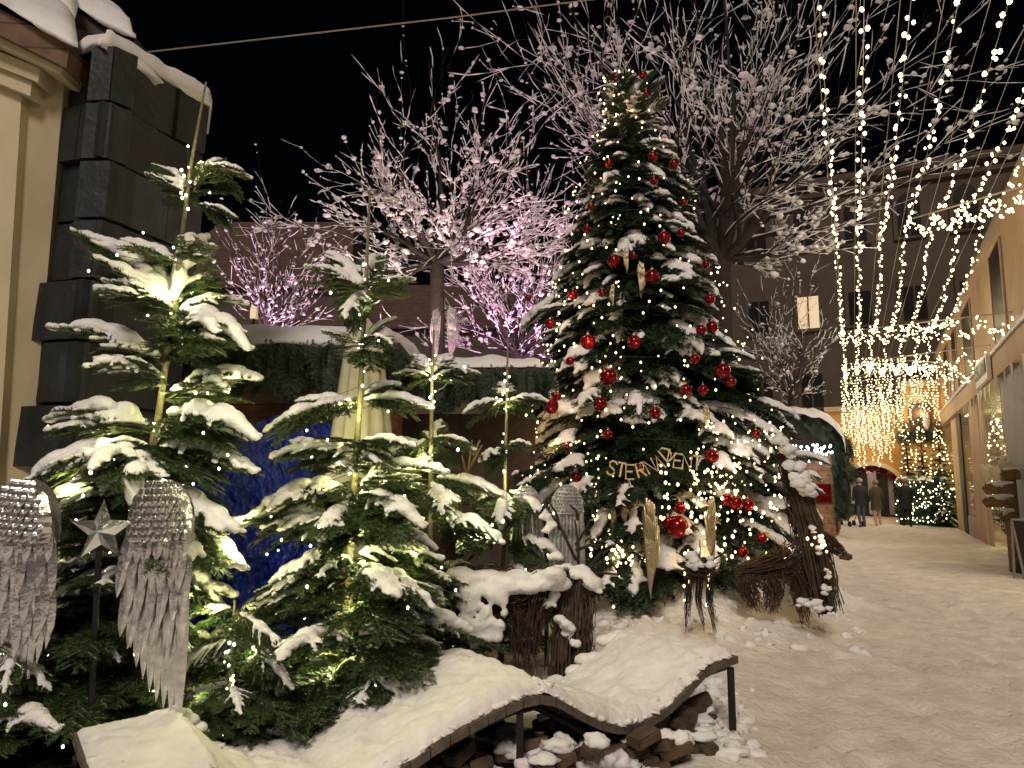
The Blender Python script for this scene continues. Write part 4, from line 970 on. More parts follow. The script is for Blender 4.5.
# two visible faces: left face (narrow) and right face receding
TL, TC, TR = P(66, 58, 5.15), P(115, 46, 4.75), P(208, 108, 6.1)
BLc, BC, BR = P(2, 470, 5.15), P(72, 470, 4.75), P(172, 470, 6.1)
rr = random.Random(4); rows = 7; acs = {'slate': Acc(), 'slate_sheen': Acc()}
def lerp(a, b, t): return a*(1-t)+b*t
for i in range(rows):
    t0, t1 = i/rows*1.0, (i+1)/rows
    tt0, tt1 = t0, t1-.008
    for (tl, tr, bl_, br_, n_, off) in ((TL, TC, BLc, BC, 1+(i % 2), Vector((-.6, -.8, 0))), (TC, TR, BC, BR, 2 if i % 2 else 3, Vector((1, -.05, 0)))):
        cuts = [0]+sorted(min(.9, max(.1, (k+1)/n_+rr.uniform(-.12, .12))) for k in range(n_-1))+[1]
        for k in range(n_):
            u0, u1 = cuts[k], cuts[k+1]-(.010 if k < n_-1 else 0); o = off.normalized()*rr.uniform(-.02, .055)
            A_ = [lerp(lerp(tl, bl_, tt1), lerp(tr, br_, tt1), u0), lerp(lerp(tl, bl_, tt1), lerp(tr, br_, tt1), u1), lerp(lerp(tl, bl_, tt0), lerp(tr, br_, tt0), u1), lerp(lerp(tl, bl_, tt0), lerp(tr, br_, tt0), u0)]
            nrm = Vector((-off.x, -off.y, 0)).normalized()*.16
            f_ = [p+o for p in A_]; b_ = [p+nrm for p in A_]
            ac = acs['slate_sheen' if (n_ > 1 and i in (2, 3) and k >= 1 and tl is TC) else 'slate']
            ac.hexa([f_[0], f_[1], b_[1], b_[0], f_[3], f_[2], b_[2], b_[3]])
for k_, ac in acs.items(): ac.build('slab_courses' if k_ == 'slate' else 'sheen_slabs', k_, pr)
a = Acc(); i_ = Vector((.12, .25, 0)); lo = lambda p: {id(BLc): TL, id(BC): TC, id(BR): TR}[id(p)].lerp(p, ({id(BLc): TL, id(BC): TC, id(BR): TR}[id(p)].z+.1)/({id(BLc): TL, id(BC): TC, id(BR): TR}[id(p)].z-p.z))
ia, ib, ic = Vector((.06, .12, 0)), Vector((-.06, .12, 0)), Vector((-.1, -.02, 0)); a.hexa([lo(BLc)+ia, lo(BC)+ib, lo(BR)+ic, lo(BLc)+Vector((0, 1.4, 0)), TL+ia, TC+ib, TR+ic, TL+Vector((0, 1.4, 0))]); a.build('core', 'slate', pr)
a = Acc(); z_ = Vector((0, 0, .01)); snow_slab(a, [TC+Vector((-.06, -.06, 0))+z_, TR+Vector((.06, -.06, 0))+z_, TR+Vector((-.2, .5, 0))+z_, TL+Vector((-.1, .6, 0))+z_], .17, 30, 10, 3, .3, .03)
snow_slab(a, [TL+Vector((-.02, -.04, 0))+z_, TC+Vector((-.07, -.05, 0))+z_, TC+Vector((.1, .5, 0))+z_, TL+Vector((0, .5, 0))+z_], .12, 12, 8, 3, .3, .03)
a.build('snow_cap', 'snow', pr, True)

# ------------------------------------------------------------------ market stalls behind the firs
def fringe(acc, p0, p1, n, ln, seed, r=LITE, jig=.08, sub=0):
    q = random.Random(seed)
    for i in range(n):
        t = q.random(); p = p0.lerp(p1, t)+Vector((q.uniform(-.03, .03), q.uniform(-.08, .04), q.uniform(-.03, .05)))
        b = p+Vector((q.uniform(-jig, jig), q.uniform(-.12, .0), -ln*q.uniform(.5, 1.1))); place(acc, q.choice(r)[0], p, b, q.uniform(0, 6))
Y = 8.2
st1 = empty('market_stall', (P(290, 500, Y).x, Y, 0), 'log market stall with snowy roof and fir fringe behind the blue tarpaulin', 'market stall', 'wooden market stalls')
a = Acc(); x0, x1 = P(205, 400, Y).x, P(392, 400, Y).x; a.box(((x0+x1)/2, Y+1, 1.45), (x1-x0, 2.0, 2.9)); a.build('wall', 'log_wood', st1)
a = Acc(); zr = P(290, 348, Y-.4).z; a.box(((x0+x1)/2, Y+.9, zr), (x1-x0+.3, 2.8, .08)); a.build('roof', 'dark_wood', st1)
a = Acc(); snow_slab(a, [(x0-.2, Y-.55, zr+.045), (x1+.05, Y-.55, zr+.045), (x1+.05, Y+2.2, zr+.35), (x0-.2, Y+2.2, zr+.35)], .20, 30, 10, 1.5, .25, .05); a.build('roof_snow', 'snow', st1, True)
a = Acc(); fringe(a, Vector((x0-.1, Y-.55, zr+.02)), Vector((x1+.1, Y-.55, zr+.02)), 110, .55, 1); a.build('fir_garland', 'needles_dull', st1)
Y = 9.0
st2 = empty('market_stall', (P(455, 500, Y).x, Y, 0), 'dark wooden market stall between the parasol and the big tree', 'market stall', 'wooden market stalls')
a = Acc(); x0, x1 = P(385, 400, Y).x, P(535, 400, Y).x; a.box(((x0+x1)/2, Y+1, 1.2), (x1-x0, 2.0, 2.4)); a.build('wall', 'dark_wood', st2)
zr = P(450, 372, Y-.4).z; a = Acc(); a.box(((x0+x1)/2, Y+.9, zr), (x1-x0+.3, 2.8, .08)); a.build('roof', 'dark_wood', st2)
a = Acc(); snow_slab(a, [(x0-.1, Y-.5, zr+.045), (x1+.1, Y-.5, zr+.045), (x1+.1, Y+2.2, zr+.25), (x0-.1, Y+2.2, zr+.25)], .14, 30, 10, 2.5, .5, .03); a.build('roof_snow', 'snow', st2, True)
a = Acc(); fringe(a, Vector((x0-.1, Y-.5, zr+.02)), Vector((x1+.1, Y-.5, zr+.02)), 80, .5, 2); a.build('fir_garland', 'needles_dull', st2)
# blue tarpaulin over crates
V = []; n_, m_ = 90, 80; p00, p10 = P(186, 418, 7.0), P(330, 424, 7.4)
for j in range(m_+1):
    for i in range(n_+1):
        u, v = i/n_, j/m_; p = p00.lerp(p10, u)
        sag = -.10*math.sin(math.pi*u*2)*(v < .3); fold = .04*math.sin(u*15+5*v+2*fbm(u, v, 1, 2, 2))+.16*abs(fbm(u*3, v*3, 0, 4, 2.2))
        V.append((p.x+.03*math.sin(v*7), p.y-.25*v+fold*(.3+v), max(.02, p.z-(p.z-.03)*v+sag*(1-v))))
for i in range(n_+1):
    u = i/n_; p = p00.lerp(p10, u); V.append((p.x, p.y+1.0, p.z+.02))
N1 = n_+1; F = [(j*N1+i, (j+1)*N1+i, (j+1)*N1+i+1, j*N1+i+1) for j in range(m_) for i in range(n_)]+[(i, i+1, (m_+1)*N1+i+1, (m_+1)*N1+i) for i in range(n_)]
a = Acc(); a.add(V, F); tag(a.build('tarpaulin', 'tarp', None, False), 'bright blue tarpaulin draped behind the small firs', 'tarpaulin')
# closed cream parasol
Y = 6.6; pb = P(357, 600, Y)
um = empty('closed_parasol', (pb.x, Y, 0), 'closed cream parasol with pleated cloth behind the bushy fir', 'parasol')
V = []; K = 40; zs = [P(357, y, Y).z for y in (318, 335, 380, 430, 500, 560)]; rs_ = [.03, .14, .19, .24, .30, .33]
for z_, r_ in zip(zs, rs_):
    for i in range(K): an = 2*math.pi*i/K; q = r_*(1+.13*math.cos(an*10)); V.append((pb.x+q*math.cos(an), Y+q*math.sin(an), z_))
a = Acc(); a.add(V, [(j*K+i, (j+1)*K+i, (j+1)*K+(i+1) % K, j*K+(i+1) % K) for j in range(5) for i in range(K)]); a.build('canopy', 'cream_cloth', um, True)
a = Acc(); a.tube([(pb.x, Y, 0), (pb.x, Y, zs[0]+.05)], .025, 8); a.build('pole', 'black_metal', um)
lamp(P(345, 430, 6.0), 3.0, PALE, .1)
lamp(P(280, 480, 6.2), 4.0, (1, .92, .7), .1)
a = Acc(); a.box((0, 0, 0), (.12, .12, .2)); a.blob((0, 0, .12), (.07, .07, .05), sub=2); o = a.build('lantern', 'lit_window'); o.location = P(254, 314, 15); tag(o, 'small glowing yellow lantern above the left stall roof', 'lantern')
a = Acc(); a.tube([(o.location.x, o.location.y, 0), tuple(o.location-Vector((0, 0, .1)))], .03, 6); a.build('post', 'black_metal', o)

# background roofs left
def roof_house(name, label, x0, x1, y_eave, y_ridge, Y, depth, wallm='brown_plaster'):
    rt_ = empty(name, (P((x0+x1)/2, 480, Y).x, Y, 0), label, 'house', 'dark houses beyond the square')
    A0, A1 = P(x0, y_eave, Y), P(x1, y_eave, Y); zr = P(x0, y_ridge, Y+depth/2).z
    a = Acc(); a.box(((A0.x+A1.x)/2, Y+depth/2, A0.z/2-.1), (A1.x-A0.x, depth, A0.z+.2)); a.build('wall', wallm, rt_)
    a = Acc(); a.add([(A0.x-.3, Y-.3, A0.z), (A1.x+.3, Y-.3, A0.z), (A1.x-.8, Y+depth/2, zr), (A0.x+.8, Y+depth/2, zr), (A0.x-.3, Y+depth+.3, A0.z), (A1.x+.3, Y+depth+.3, A0.z)],
                     {3: [(1, 5, 2), (0, 3, 4)], 4: [(0, 1, 2, 3), (3, 2, 5, 4)]}); a.build('roof', 'roof_tile', rt_)
    a = Acc()
    for k in range(4):
        for h in (.3, .62):
            a.box((A0.x+(A1.x-A0.x)*(k+.6)/4.2, Y-.02, A0.z*h+.5), (1.0, .1, 1.5))
    a.build('windows', 'dark_void', rt_)
    return rt_
roof_house('town_house', 'dim brown roofed house behind the small pink lit tree', 150, 345, 290, 222, 30, 10)
roof_house('town_house', 'dim low house behind the middle of the square', 345, 620, 330, 285, 32, 10)

# ------------------------------------------------------------------ right side: lane houses
bb = empty('town_hall', tuple(L(-1, 41, 0)), 'tall dim brown building with arched windows closing the lane', 'building')
a = Acc(); p0, p1 = L(-9.5, 40), L(9, 40); zt = 17.0; up_ = Vector((0, 0, zt)); bk = Vector((DX*8, DY*8, 0))
a.hexa([p0, p1, p1+bk, p0+bk, p0+up_, p1+up_, p1+bk+up_, p0+bk+up_]); a.build('wall', 'brown_plaster', bb)
a = Acc()
for z_, h_, o_ in ((zt-.3, .35, .35), (zt-.9, .2, .2)):
    a.hexa([p0-bk*o_/8+Vector((0, 0, z_)), p1-bk*o_/8+Vector((0, 0, z_)), p1+Vector((0, 0, z_)), p0+Vector((0, 0, z_)), p0-bk*o_/8+Vector((0, 0, z_+h_)), p1-bk*o_/8+Vector((0, 0, z_+h_)), p1+Vector((0, 0, z_+h_)), p0+Vector((0, 0, z_+h_))])
a.build('cornice', 'brown_plaster', bb)
def lane_box(acc, lat0, lat1, al0, al1, z0, z1):
    acc.hexa([L(lat0, al0, z0), L(lat1, al0, z0), L(lat1, al1, z0), L(lat0, al1, z0), L(lat0, al0, z1), L(lat1, al0, z1), L(lat1, al1, z1), L(lat0, al1, z1)])
for z_ in (5.2, 9.2, 13.4):
    for lt in (-7.6, -5.2, -2.8, -.4, 2.0, 4.4):
        fr = Acc(); lane_box(fr, lt-.7, lt+.7, 39.86, 40.0, z_-.1, z_+2.1); fo = fr.build('window', 'pale_frame' if 0 else 'brown_plaster', bb)
        a = Acc(); lit = (z_ == 9.2 and lt == -2.8)
        lane_box(a, lt-.5, lt-.04, 39.83, 39.86, z_+.05, z_+1.7); lane_box(a, lt+.04, lt+.5, 39.83, 39.86, z_+.05, z_+1.7)
        if z_ == 13.4:
            pts = [L(lt, 39.84, z_+1.7)]+[L(lt+.5*math.cos(q), 39.84, z_+1.7+.5*math.sin(q)) for q in np.linspace(0, math.pi, 9)]; a.add(pts, [(0, i+1, i+2) for i in range(8)])
        a.build('pane', 'lit_window' if lit else 'dark_void', fo)
# yellow archway house
AL = 35.5; ar = empty('archway_house', tuple(L(0, AL, 0)), 'ochre house with a low round archway at the end of the lane', 'house')
def arch_wall(acc, lat0, lat1, z1, cx, w_, hs_, al, th):
    n_ = 16; ap = [(cx-w_/2, 0), (cx-w_/2, hs_)]+[(cx-w_/2*math.cos(q), hs_+w_/2*.85*math.sin(q)) for q in np.linspace(0, math.pi, n_)][1:-1]+[(cx+w_/2, hs_), (cx+w_/2, 0)]
    for i in range(len(ap)-1):
        (xa, za), (xb, zb) = ap[i], ap[i+1]
        if abs(xb-xa) < 1e-6:
            acc.add([L(xa, al, za), L(xb, al, zb), L(xb, al+th, zb), L(xa, al+th, za)], [(0, 1, 2, 3)]); continue
        acc.add([L(xa, al, za), L(xb, al, zb), L(xb, al, z1), L(xa, al, z1), L(xa, al+th, za), L(xb, al+th, zb)], [(0, 1, 2, 3), (1, 0, 4, 5)])
    lane_box(acc, lat0, cx-w_/2, al, al+th, 0, z1); lane_box(acc, cx+w_/2, lat1, al, al+th, 0, z1)
a = Acc(); arch_wall(a, -2.0, 3.4, 4.6, -.35, 2.3, 1.25, AL, 1.2); a.build('wall', 'yellow_plaster', ar)
a = Acc()
for q in range(18):
    q0, q1 = math.pi*q/18, math.pi*(q+1)/18; c_ = -.35
    P4 = [(c_-1.15*math.cos(q_)*k, 1.25+1.15*.85*math.sin(q_)*k) for q_ in (q0, q1) for k in (1.0, 1.17)]
    o4 = [P4[0], P4[2], P4[3], P4[1]]; a.hexa([L(x, AL-.08, z) for x, z in o4]+[L(x, AL+.02, z) for x, z in o4])
a.build('arch_trim', 'cream_paint', ar)
a = Acc(); lane_box(a, -2.05, 3.4, AL-.15, AL+1.3, 4.6, 4.8); a.build('cornice', 'pale_frame', ar)
a = Acc(); lane_box(a, -1.5, .8, AL+1.25, AL+1.3, 0, 2.3); a.build('gate', 'dark_void', ar)
a = Acc()
for (l0, l1) in ((-1.2, -.95), (-.5, -.15), (.3, .5)): lane_box(a, l0, l1, AL+1.0, AL+1.04, .1, 2.0)
a.build('shop_doors', 'gray_column', ar)
a = Acc(); q = random.Random(2)
for i in range(60): u = q.uniform(.12, .88)*math.pi; a.blob(L(-.35-1.0*math.cos(u), AL+.3+q.uniform(0, .3), 1.25+.85*math.sin(u)+q.uniform(-.18, .05)), q.uniform(.04, .09), jit=.2)
tag(a.build('red_garland', 'red_glass', None, True), 'red bauble garland hanging under the archway', 'garland')
lamp(L(-.4, AL-2.0, 2.9), 45, (1, .60, .25), .2); lamp(L(1.6, AL-2.5, 4.2), 40, (1, .62, .28), .2); lamp(L(-.4, AL+.6, 1.9), 4, (1, .7, .5), .1)
# small cream annex with garlanded balcony, fir box
ax_ = empty('cream_annex', tuple(L(2.0, 33.4, 0)), 'cream shop front with an arched niche and fir garland beside the archway', 'shop')
a = Acc(); lane_box(a, 1.0, 3.2, 33.2, 35.4, 0, 5.3); a.build('wall', 'yellow_plaster', ax_)
a = Acc(); lane_box(a, .95, 3.25, 33.05, 35.4, 5.3, 5.5); a.build('cornice', 'cream_paint', ax_)
a = Acc(); lane_box(a, 1.15, 1.95, 33.16, 33.2, 3.4, 4.6); a.build('niche', 'dark_wood', ax_)
a = Acc(); fringe(a, L(.6, 33.0, 3.5), L(2.2, 33.0, 3.55), 60, .5, 5); o = a.build('fir_garland', 'needles_dull'); tag(o, 'dark fir garland under the niche of the cream annex', 'garland')
a = Acc(); star(a, (0, 0, 0), .25, .05); a.blob((0, 0, -.3), (.12, .1, .4), sub=2); o = a.build('icicle_angel', 'white_paint', None, True); o.location = L(1.75, 32.95, 4.2); tag(o, 'white angel figure hanging in the niche', 'figure')
def simple_fir(name, label, base, h, rr, seed, cat='fir tree', group=None, m='needles', bulbn=0, bm_='bulb_warm', br=.025, snow=.2, tiers=14):
    q = random.Random(seed); root = empty(name, tuple(base), label, cat, group); nd, sn, t = Acc(), Acc(), Acc()
    t.tube([base-Vector((0, 0, .05)), base+Vector((0, 0, h*.97))], [.04*h/2, .008], 6)
    for k in range(tiers):
        z = .08*h+h*.87*k/tiers; R_ = rr*(1-z/h)+.06
        for i in range(8):
            an = i*.785+k+q.uniform(-.2, .2); l = R_*q.uniform(.8, 1.15); a_ = base+Vector((0, 0, z)); b_ = a_+Vector((math.cos(an)*l, math.sin(an)*l, -l*q.uniform(-.1, .4))); T = q.choice(LITE); place(nd, T[0], a_, b_)
            if q.random() < snow: place(sn, T[2][0], a_, b_)
    place(nd, LITE[0][0], base+Vector((0, 0, h*.85)), base+Vector((0, 0, h)))
    t.build('trunk', 'dark_bark', root); nd.build('foliage', m, root)
    if sn.n: sn.build('snow_load', 'snow_fine', root, True)
    if bulbn:
        s_ = empty('string_light', tuple(base), 'lights on the '+label.replace(' seen through the narrow', ' in the narrow').replace('standing ', ''), 'string lights'); pts = []
        for i in range(bulbn): z = h*q.uniform(.05, .97); an = q.uniform(0, 6.28); R_ = rr*(1-z/h)+.04; pts.append(base+Vector((math.cos(an)*R_, math.sin(an)*R_, z)))
        bulbs(s_, pts, bm_, br)
    return root
gl = 'lit firs in the planter at the end of the lane'
simple_fir('fir_tree', 'left tall thin lit fir standing behind the planter', L(.95, 31.5, .9), 2.9, .35, 41, group=gl, bulbn=60, br=.021)
simple_fir('fir_tree', 'middle tall thin lit fir standing behind the planter', L(1.45, 31.6, .9), 3.1, .35, 42, group=gl, bulbn=60, br=.021)
simple_fir('fir_tree', 'right broad lit fir standing behind the planter', L(2.0, 31.3, .8), 3.0, .5, 43, group=gl, bulbn=90, br=.021)
pl = empty('planter_box', tuple(L(1.35, 30.6, 0)), 'long planter hedge thick with fir twigs and small lights', 'planter')
a = Acc(); lane_box(a, .55, 2.1, 30.4, 31.2, 0, 1.5); a.build('box', 'dark_wood', pl)
a = Acc(); q = random.Random(3)
for i in range(220): p = L(q.uniform(.5, 2.15), 30.3+q.uniform(-.05, .1), q.uniform(.1, 1.75)); place(a, q.choice(LITE)[0], p, p+Vector((q.uniform(-.3, .3), -.15, q.uniform(-.3, .25))), q.uniform(0, 6))
a.build('fir_twigs', 'needles', pl)
a = Acc(); snow_slab(a, [L(.5, 30.3, 1.6), L(2.15, 30.3, 1.6), L(2.15, 31.2, 1.6), L(.5, 31.2, 1.6)], .12, 20, 6); a.build('snow_cap', 'snow', pl, True)
s_ = empty('string_light', tuple(L(1.35, 30.3, 0)), 'dense small white lights over the planter hedge', 'string lights'); bulbs(s_, [L(q.uniform(.45, 2.15), 30.1, q.uniform(.1, 1.6)) for _ in range(150)], 'bulb_pale', .018)
lamp(L(1.3, 29.5, 1.8), 14, (1, .85, .5), .1)

# right facade
fa = empty('shop_building', tuple(L(LW+1, 22, 0)), 'modern beige shop building with tall dark window strips along the right of the lane', 'shop')
NEAR, FAR = 11.5, 34.0; ZT = 6.4
a = Acc(); lane_box(a, LW+.02, LW+3.4, NEAR, FAR, 4.0, ZT); lane_box(a, LW+3.3, LW+3.4, NEAR, FAR, 0, 4.0); lane_box(a, LW+.02, LW+3.4, FAR-.15, FAR, 0, 4.0); lane_box(a, LW+.05, LW+3.4, NEAR, FAR, -.05, .012); a.build('wall', 'beige_facade', fa)
a = Acc(); lane_box(a, LW-.16, LW+.02, NEAR, FAR, 3.60, 4.06); a.build('fascia', 'beige_facade', fa)
a = Acc(); lane_box(a, LW-.10, LW+3.4, NEAR, FAR, ZT, ZT+.14); a.build('roof_edge', 'pale_frame', fa)
for (pa, pb_) in ((947, 951), (956, 960), (968, 977), (1001, 1013)):
    a0, a1 = sorted((W(pa, 400)[0], W(pb_, 400)[0])); w_ = Acc(); lane_box(w_, LW-.02, LW+.012, a0-.09, a0, 4.25, 6.2); lane_box(w_, LW-.02, LW+.012, a1, a1+.09, 4.25, 6.2); wo = w_.build('window', 'pale_frame', fa)
    w_ = Acc(); lane_box(w_, LW-.005, LW+.015, a0, a1, 4.25, 6.2); w_.build('pane', 'dark_void', wo)
def post(pa, pb_, m, name='pier', z0=0, z1=3.6, l0=LW-.035, l1=LW+.012):
    a0, a1 = sorted((W(pa, 480)[0], W(pb_, 480)[0])); a = Acc(); lane_box(a, l0, l1, a0, a1, z0, z1); a.build(name, m, fa)
post(940, 944, 'beige_facade'); post(956, 961, 'beige_facade'); post(962, 965.5, 'black_metal', 'door_frame'); post(975, 984.5, 'beige_facade'); post(986, 989, 'pale_frame', 'window_frame'); post(1012, 1034, 'gray_column', 'column', 0, 3.6, LW-.06, LW+.04)
a = Acc(); e0, e1 = sorted((W(966, 480)[0], W(975, 480)[0])); lane_box(a, LW-.02, LW+.015, e0, e1, 0, .55); a.build('plinth', 'pale_frame', fa)
a = Acc(); lane_box(a, LW+.02, LW+.04, NEAR, W(945, 480)[0], .25, 3.6); a.build('shop_glass', 'glass', fa)
a = Acc(); lane_box(a, LW+2.9, LW+2.95, NEAR, FAR-.2, 0, 3.9); a.build('interior_wall', 'shop_wall', fa)
a = Acc(); lane_box(a, LW+.1, LW+3.2, NEAR, FAR-.2, 3.7, 3.75); a.build('interior_ceiling', 'shop_wall', fa)
for al_ in (14.5, 18, 22, 27): lamp(L(LW+1.5, al_, 3.2), 110, (1, .83, .48), .2)
a = Acc(); snow_slab(a, [L(LW-.2, NEAR, 4.07), L(LW-.2, FAR, 4.07), L(LW+.0, FAR, 4.07), L(LW+.0, NEAR, 4.07)], .12, 90, 4, 3, .9, .02); a.build('ledge_snow', 'snow', fa, True)
a = Acc(); q = random.Random(6)
for i in range(26): al_ = q.uniform(13, 24); l_ = q.uniform(.08, .4); a.tube([L(LW-.15, al_, 3.6), L(LW-.15, al_, 3.6-l_)], [.02, .003], 5)
tag(a.build('icicles', 'white_paint', fa), kind='stuff')
# hanging sign board on the fascia
s0 = W(989, 380)[0]; s1 = W(1003, 380)[0]; s0, s1 = sorted((s0, s1))
sgn = empty('shop_sign', tuple(L(LW-.2, (s0+s1)/2, 3.7)), 'green shop sign with pale letters and a white frame on the fascia', 'sign')
a = Acc(); lane_box(a, LW-.26, LW-.18, s0, s1, 3.62, 4.12); a.build('frame', 'white_paint', sgn)
a = Acc(); lane_box(a, LW-.275, LW-.262, s0+.12, s1-.08, 3.76, 4.06); a.build('panel', 'sign_green', sgn)
a = Acc(); m_ = s1-s0-.3
for i in range(5):
    b_ = s1-.16-m_*(i+.2)/5; cw = m_*.11
    for stx in GL['SEAND'[i]]: a.tube([L(LW-.28, b_-u*cw*1.2, 3.81+v*.2) for u, v in stx], .014, 4)
a.build('lettering', 'white_paint', sgn)
# things in the shop windows
simple_fir('fir_tree', 'decorated fir standing inside the shop window on the right', L(LW+.5, W(1000, 430)[0]-.1, .5), 3.0, .75, 51, bulbn=90, br=.020, snow=.1)
simple_fir('fir_tree', 'lit fir seen through the narrow shop window beside the black door frame', L(LW+.6, W(970, 430)[0], .3), 3.2, .55, 52, bulbn=100, br=.022, snow=.1)
simple_fir('fir_tree', 'dark potted fir on the snow left of the shop door', L(LW-.35, W(955, 480)[0]+.3, 0), 1.5, .55, 53, bulbn=8, br=.02, snow=.3)
simple_fir('fir_tree', 'small dark potted fir at the foot of the grey column', L(LW+.35, W(1003, 500)[0], 0), .8, .35, 54, bulbn=0, snow=.1)
o = Acc(); o.blob((0, 0, 0), .09, sub=2, jit=0); o = o.build('blue_lamp', 'blue_lamp'); o.location = L(LW+.2, W(971, 506)[0], W(971, 506)[1]+.0); tag(o, 'small glowing blue lamp in the narrow shop window', 'lamp'); lamp(L(LW-.15, W(971, 506)[0], .95), 2.0, (.35, .2, 1), .05)
def heart(acc, c, s, th=.03):
    pts = [(16*math.sin(t)**3/17, (13*math.cos(t)-5*math.cos(2*t)-2*math.cos(3*t)-math.cos(4*t))/17) for t in np.linspace(0, 2*math.pi, 25)[:-1]]
    n_ = len(pts); V = [(x*s, -th, z*s*1.5) for x, z in pts]+[(x*s, th, z*s*1.5) for x, z in pts]+[(0, -th*2, 0), (0, th*2, 0)]
    F4 = [(i, (i+1) % n_, n_+(i+1) % n_, n_+i) for i in range(n_)]; F3 = [((i+1) % n_, i, 2*n_) for i in range(n_)]+[(n_+i, n_+(i+1) % n_, 2*n_+1) for i in range(n_)]
    cs_, sn_ = math.cos(-LA), math.sin(-LA); acc.add([(c.x+x*.6, c.y+y-x*.6, c.z+z) for x, y, z in V], {3: F3, 4: F4})
for x, y, s_, lab in ((986.5, 472, .17, 'left white heart hanging in front of the shop window'), (997, 473, .15, 'middle white heart hanging in front of the shop window'), (1008, 468, .16, 'right white heart hanging before the grey column')):
    al_, z_ = W(x, y, LW-.1); a = Acc(); heart(a, L(LW-.12, al_, z_), s_); o = a.build('heart_ornament', 'cream_paint', None, True)
    b_ = Acc(); b_.tube([L(LW-.12, al_, z_+.15), L(LW-.12, al_, 3.6)], .006, 4); b_.build('cord', 'wire', o); tag(o, lab, 'ornament', 'white hearts hanging by the shop front')
# wooden signpost with arrow boards
Y = 13.2; sb = P(1017, 562, Y)
spt = empty('wooden_signpost', (sb.x, Y, 0), 'rustic wooden signpost with four arrow boards pointing left', 'signpost')
a = Acc(); zt_ = P(1015, 470, Y).z; a.hexa([(sb.x-.09, Y-.08, -.02), (sb.x+.08, Y-.08, -.02), (sb.x+.08, Y+.08, -.02), (sb.x-.09, Y+.08, -.02), (sb.x-.10, Y-.07, zt_), (sb.x+.06, Y-.07, zt_+.03), (sb.x+.06, Y+.07, zt_+.03), (sb.x-.10, Y+.07, zt_)]); a.build('post', 'plank_post', spt)
for k, (yc, x0, x1) in enumerate(((475, 1000, 1020), (489, 982, 1014), (502, 982, 1014), (516, 998, 1014))):
    a = Acc(); c0, c1 = P(x0, yc, Y-.1), P(x1, yc-1, Y-.1); h_ = .095
    pts = [(c0.x, c0.z+.01), (c0.x+.08, c0.z-h_), (c1.x, c1.z-h_), (c1.x, c1.z+h_), (c0.x+.08, c0.z+h_)]
    V = [(x, c0.y-.015, z) for x, z in pts]+[(x, c0.y+.02, z) for x, z in pts]; a.add(V, {3: [(0, 1, 4), (5, 9, 6)], 4: [(1, 2, 3, 4), (6, 9, 8, 7)]+[(i, i+5, (i+1) % 5+5, (i+1) % 5) for i in range(5)]}); bo = a.build('arrow_board', 'plank_post', spt)
    s2 = Acc(); snow_slab(s2, [(c0.x+.08, c0.y-.03, c0.z+h_), (c1.x, c0.y-.03, c1.z+h_), (c1.x, c0.y+.04, c1.z+h_), (c0.x+.08, c0.y+.04, c0.z+h_)], .03, 14, 4, 6); s2.build('snow_strip', 'snow', bo, True)
a = Acc(); b0 = P(1018, 572, 12.4); b1 = P(1030, 572, 12.2); zt_ = P(1020, 520, 12.3).z
sbd = empty('sandwich_board', (b1.x, 12.3, 0), 'metal framed sandwich board at the right edge of the photo', 'sign')
a.tube([(b0.x+.10, 12.4, 0), (b0.x, 12.45, zt_)], .02, 5); a.tube([(b0.x, 12.45, zt_), (b1.x+.3, 12.2, zt_)], .02, 5); a.tube([(b0.x, 12.5, 0), (b0.x, 12.45, zt_)], .02, 5); a.build('frame', 'gray_column', sbd)
a = Acc(); a.hexa([(b0.x+.08, 12.42, .15), (b1.x+.3, 12.15, .15), (b1.x+.3, 12.17, .15), (b0.x+.08, 12.44, .15), (b0.x+.02, 12.44, zt_-.03), (b1.x+.3, 12.18, zt_-.03), (b1.x+.3, 12.2, zt_-.03), (b0.x+.02, 12.46, zt_-.03)]); a.build('panel', 'dark_wood', sbd)
# ------------------------------------------------------------------ garlanded hut by the lane
hp = L(-2.0, 22.5); hut = empty('market_hut', tuple(hp), 'wooden hut with domed fir garland roof under snow beside the lane', 'market stall', 'wooden market stalls')
def lb(l0, l1, a0, a1, z0, z1, name, m, parent): a = Acc(); lane_box(a, l0, l1, a0, a1, z0, z1); return a.build(name, m, parent)
lb(-3.3, -1.15, 22, 24.2, 0, 2.3, 'wall', 'log_wood', hut); lb(-3.2, -1.2, 22.3, 24.1, 2.3, 3.15, 'dark_opening', 'dark_wood', hut); lb(-1.15, -1.10, 22.4, 23.8, .2, 2.0, 'door', 'brown_wood', hut)  # dark box above the wall stands in for the shaded opening under the garland
a = Acc(); q = random.Random(8)
for i in range(520):
    u = q.random(); th = math.pi*u; rr_ = 1.35; c_ = L(-2.2-1.3*math.cos(th)*1, 21.8+q.uniform(0, 1.6), 2.35+1.05*math.sin(th)**.8+q.uniform(-.1, .05))
    place(a, q.choice(LITE)[0], c_, c_+Vector((q.uniform(-.25, .25), -q.uniform(.05, .3), -q.uniform(.1, .45))), q.uniform(0, 6))
for i in range(90): p = L(-.95+q.uniform(-.1, .08), 21.9+q.uniform(-.1, .2), q.uniform(.9, 2.6)); place(a, q.choice(LITE)[0], p, p+Vector((q.uniform(-.1, .1), -.1, -.4)), q.uniform(0, 6))
a.build('fir_garland', 'needles_dull', hut)
a = Acc(); V = []
for j in range(9):
    for i in range(21): th = math.pi*i/20; k = 1+.16*fbm(i*.5, j*.7, 0, 3, 1.6); V.append(L(-2.2-1.42*math.cos(th), 21.6+j*.25, 2.5+1.12*math.sin(th)**.8*k+(0 if 0 < j < 8 else -.06)))
a.add(V, [(j*21+i, j*21+i+1, (j+1)*21+i+1, (j+1)*21+i) for j in range(8) for i in range(20)])
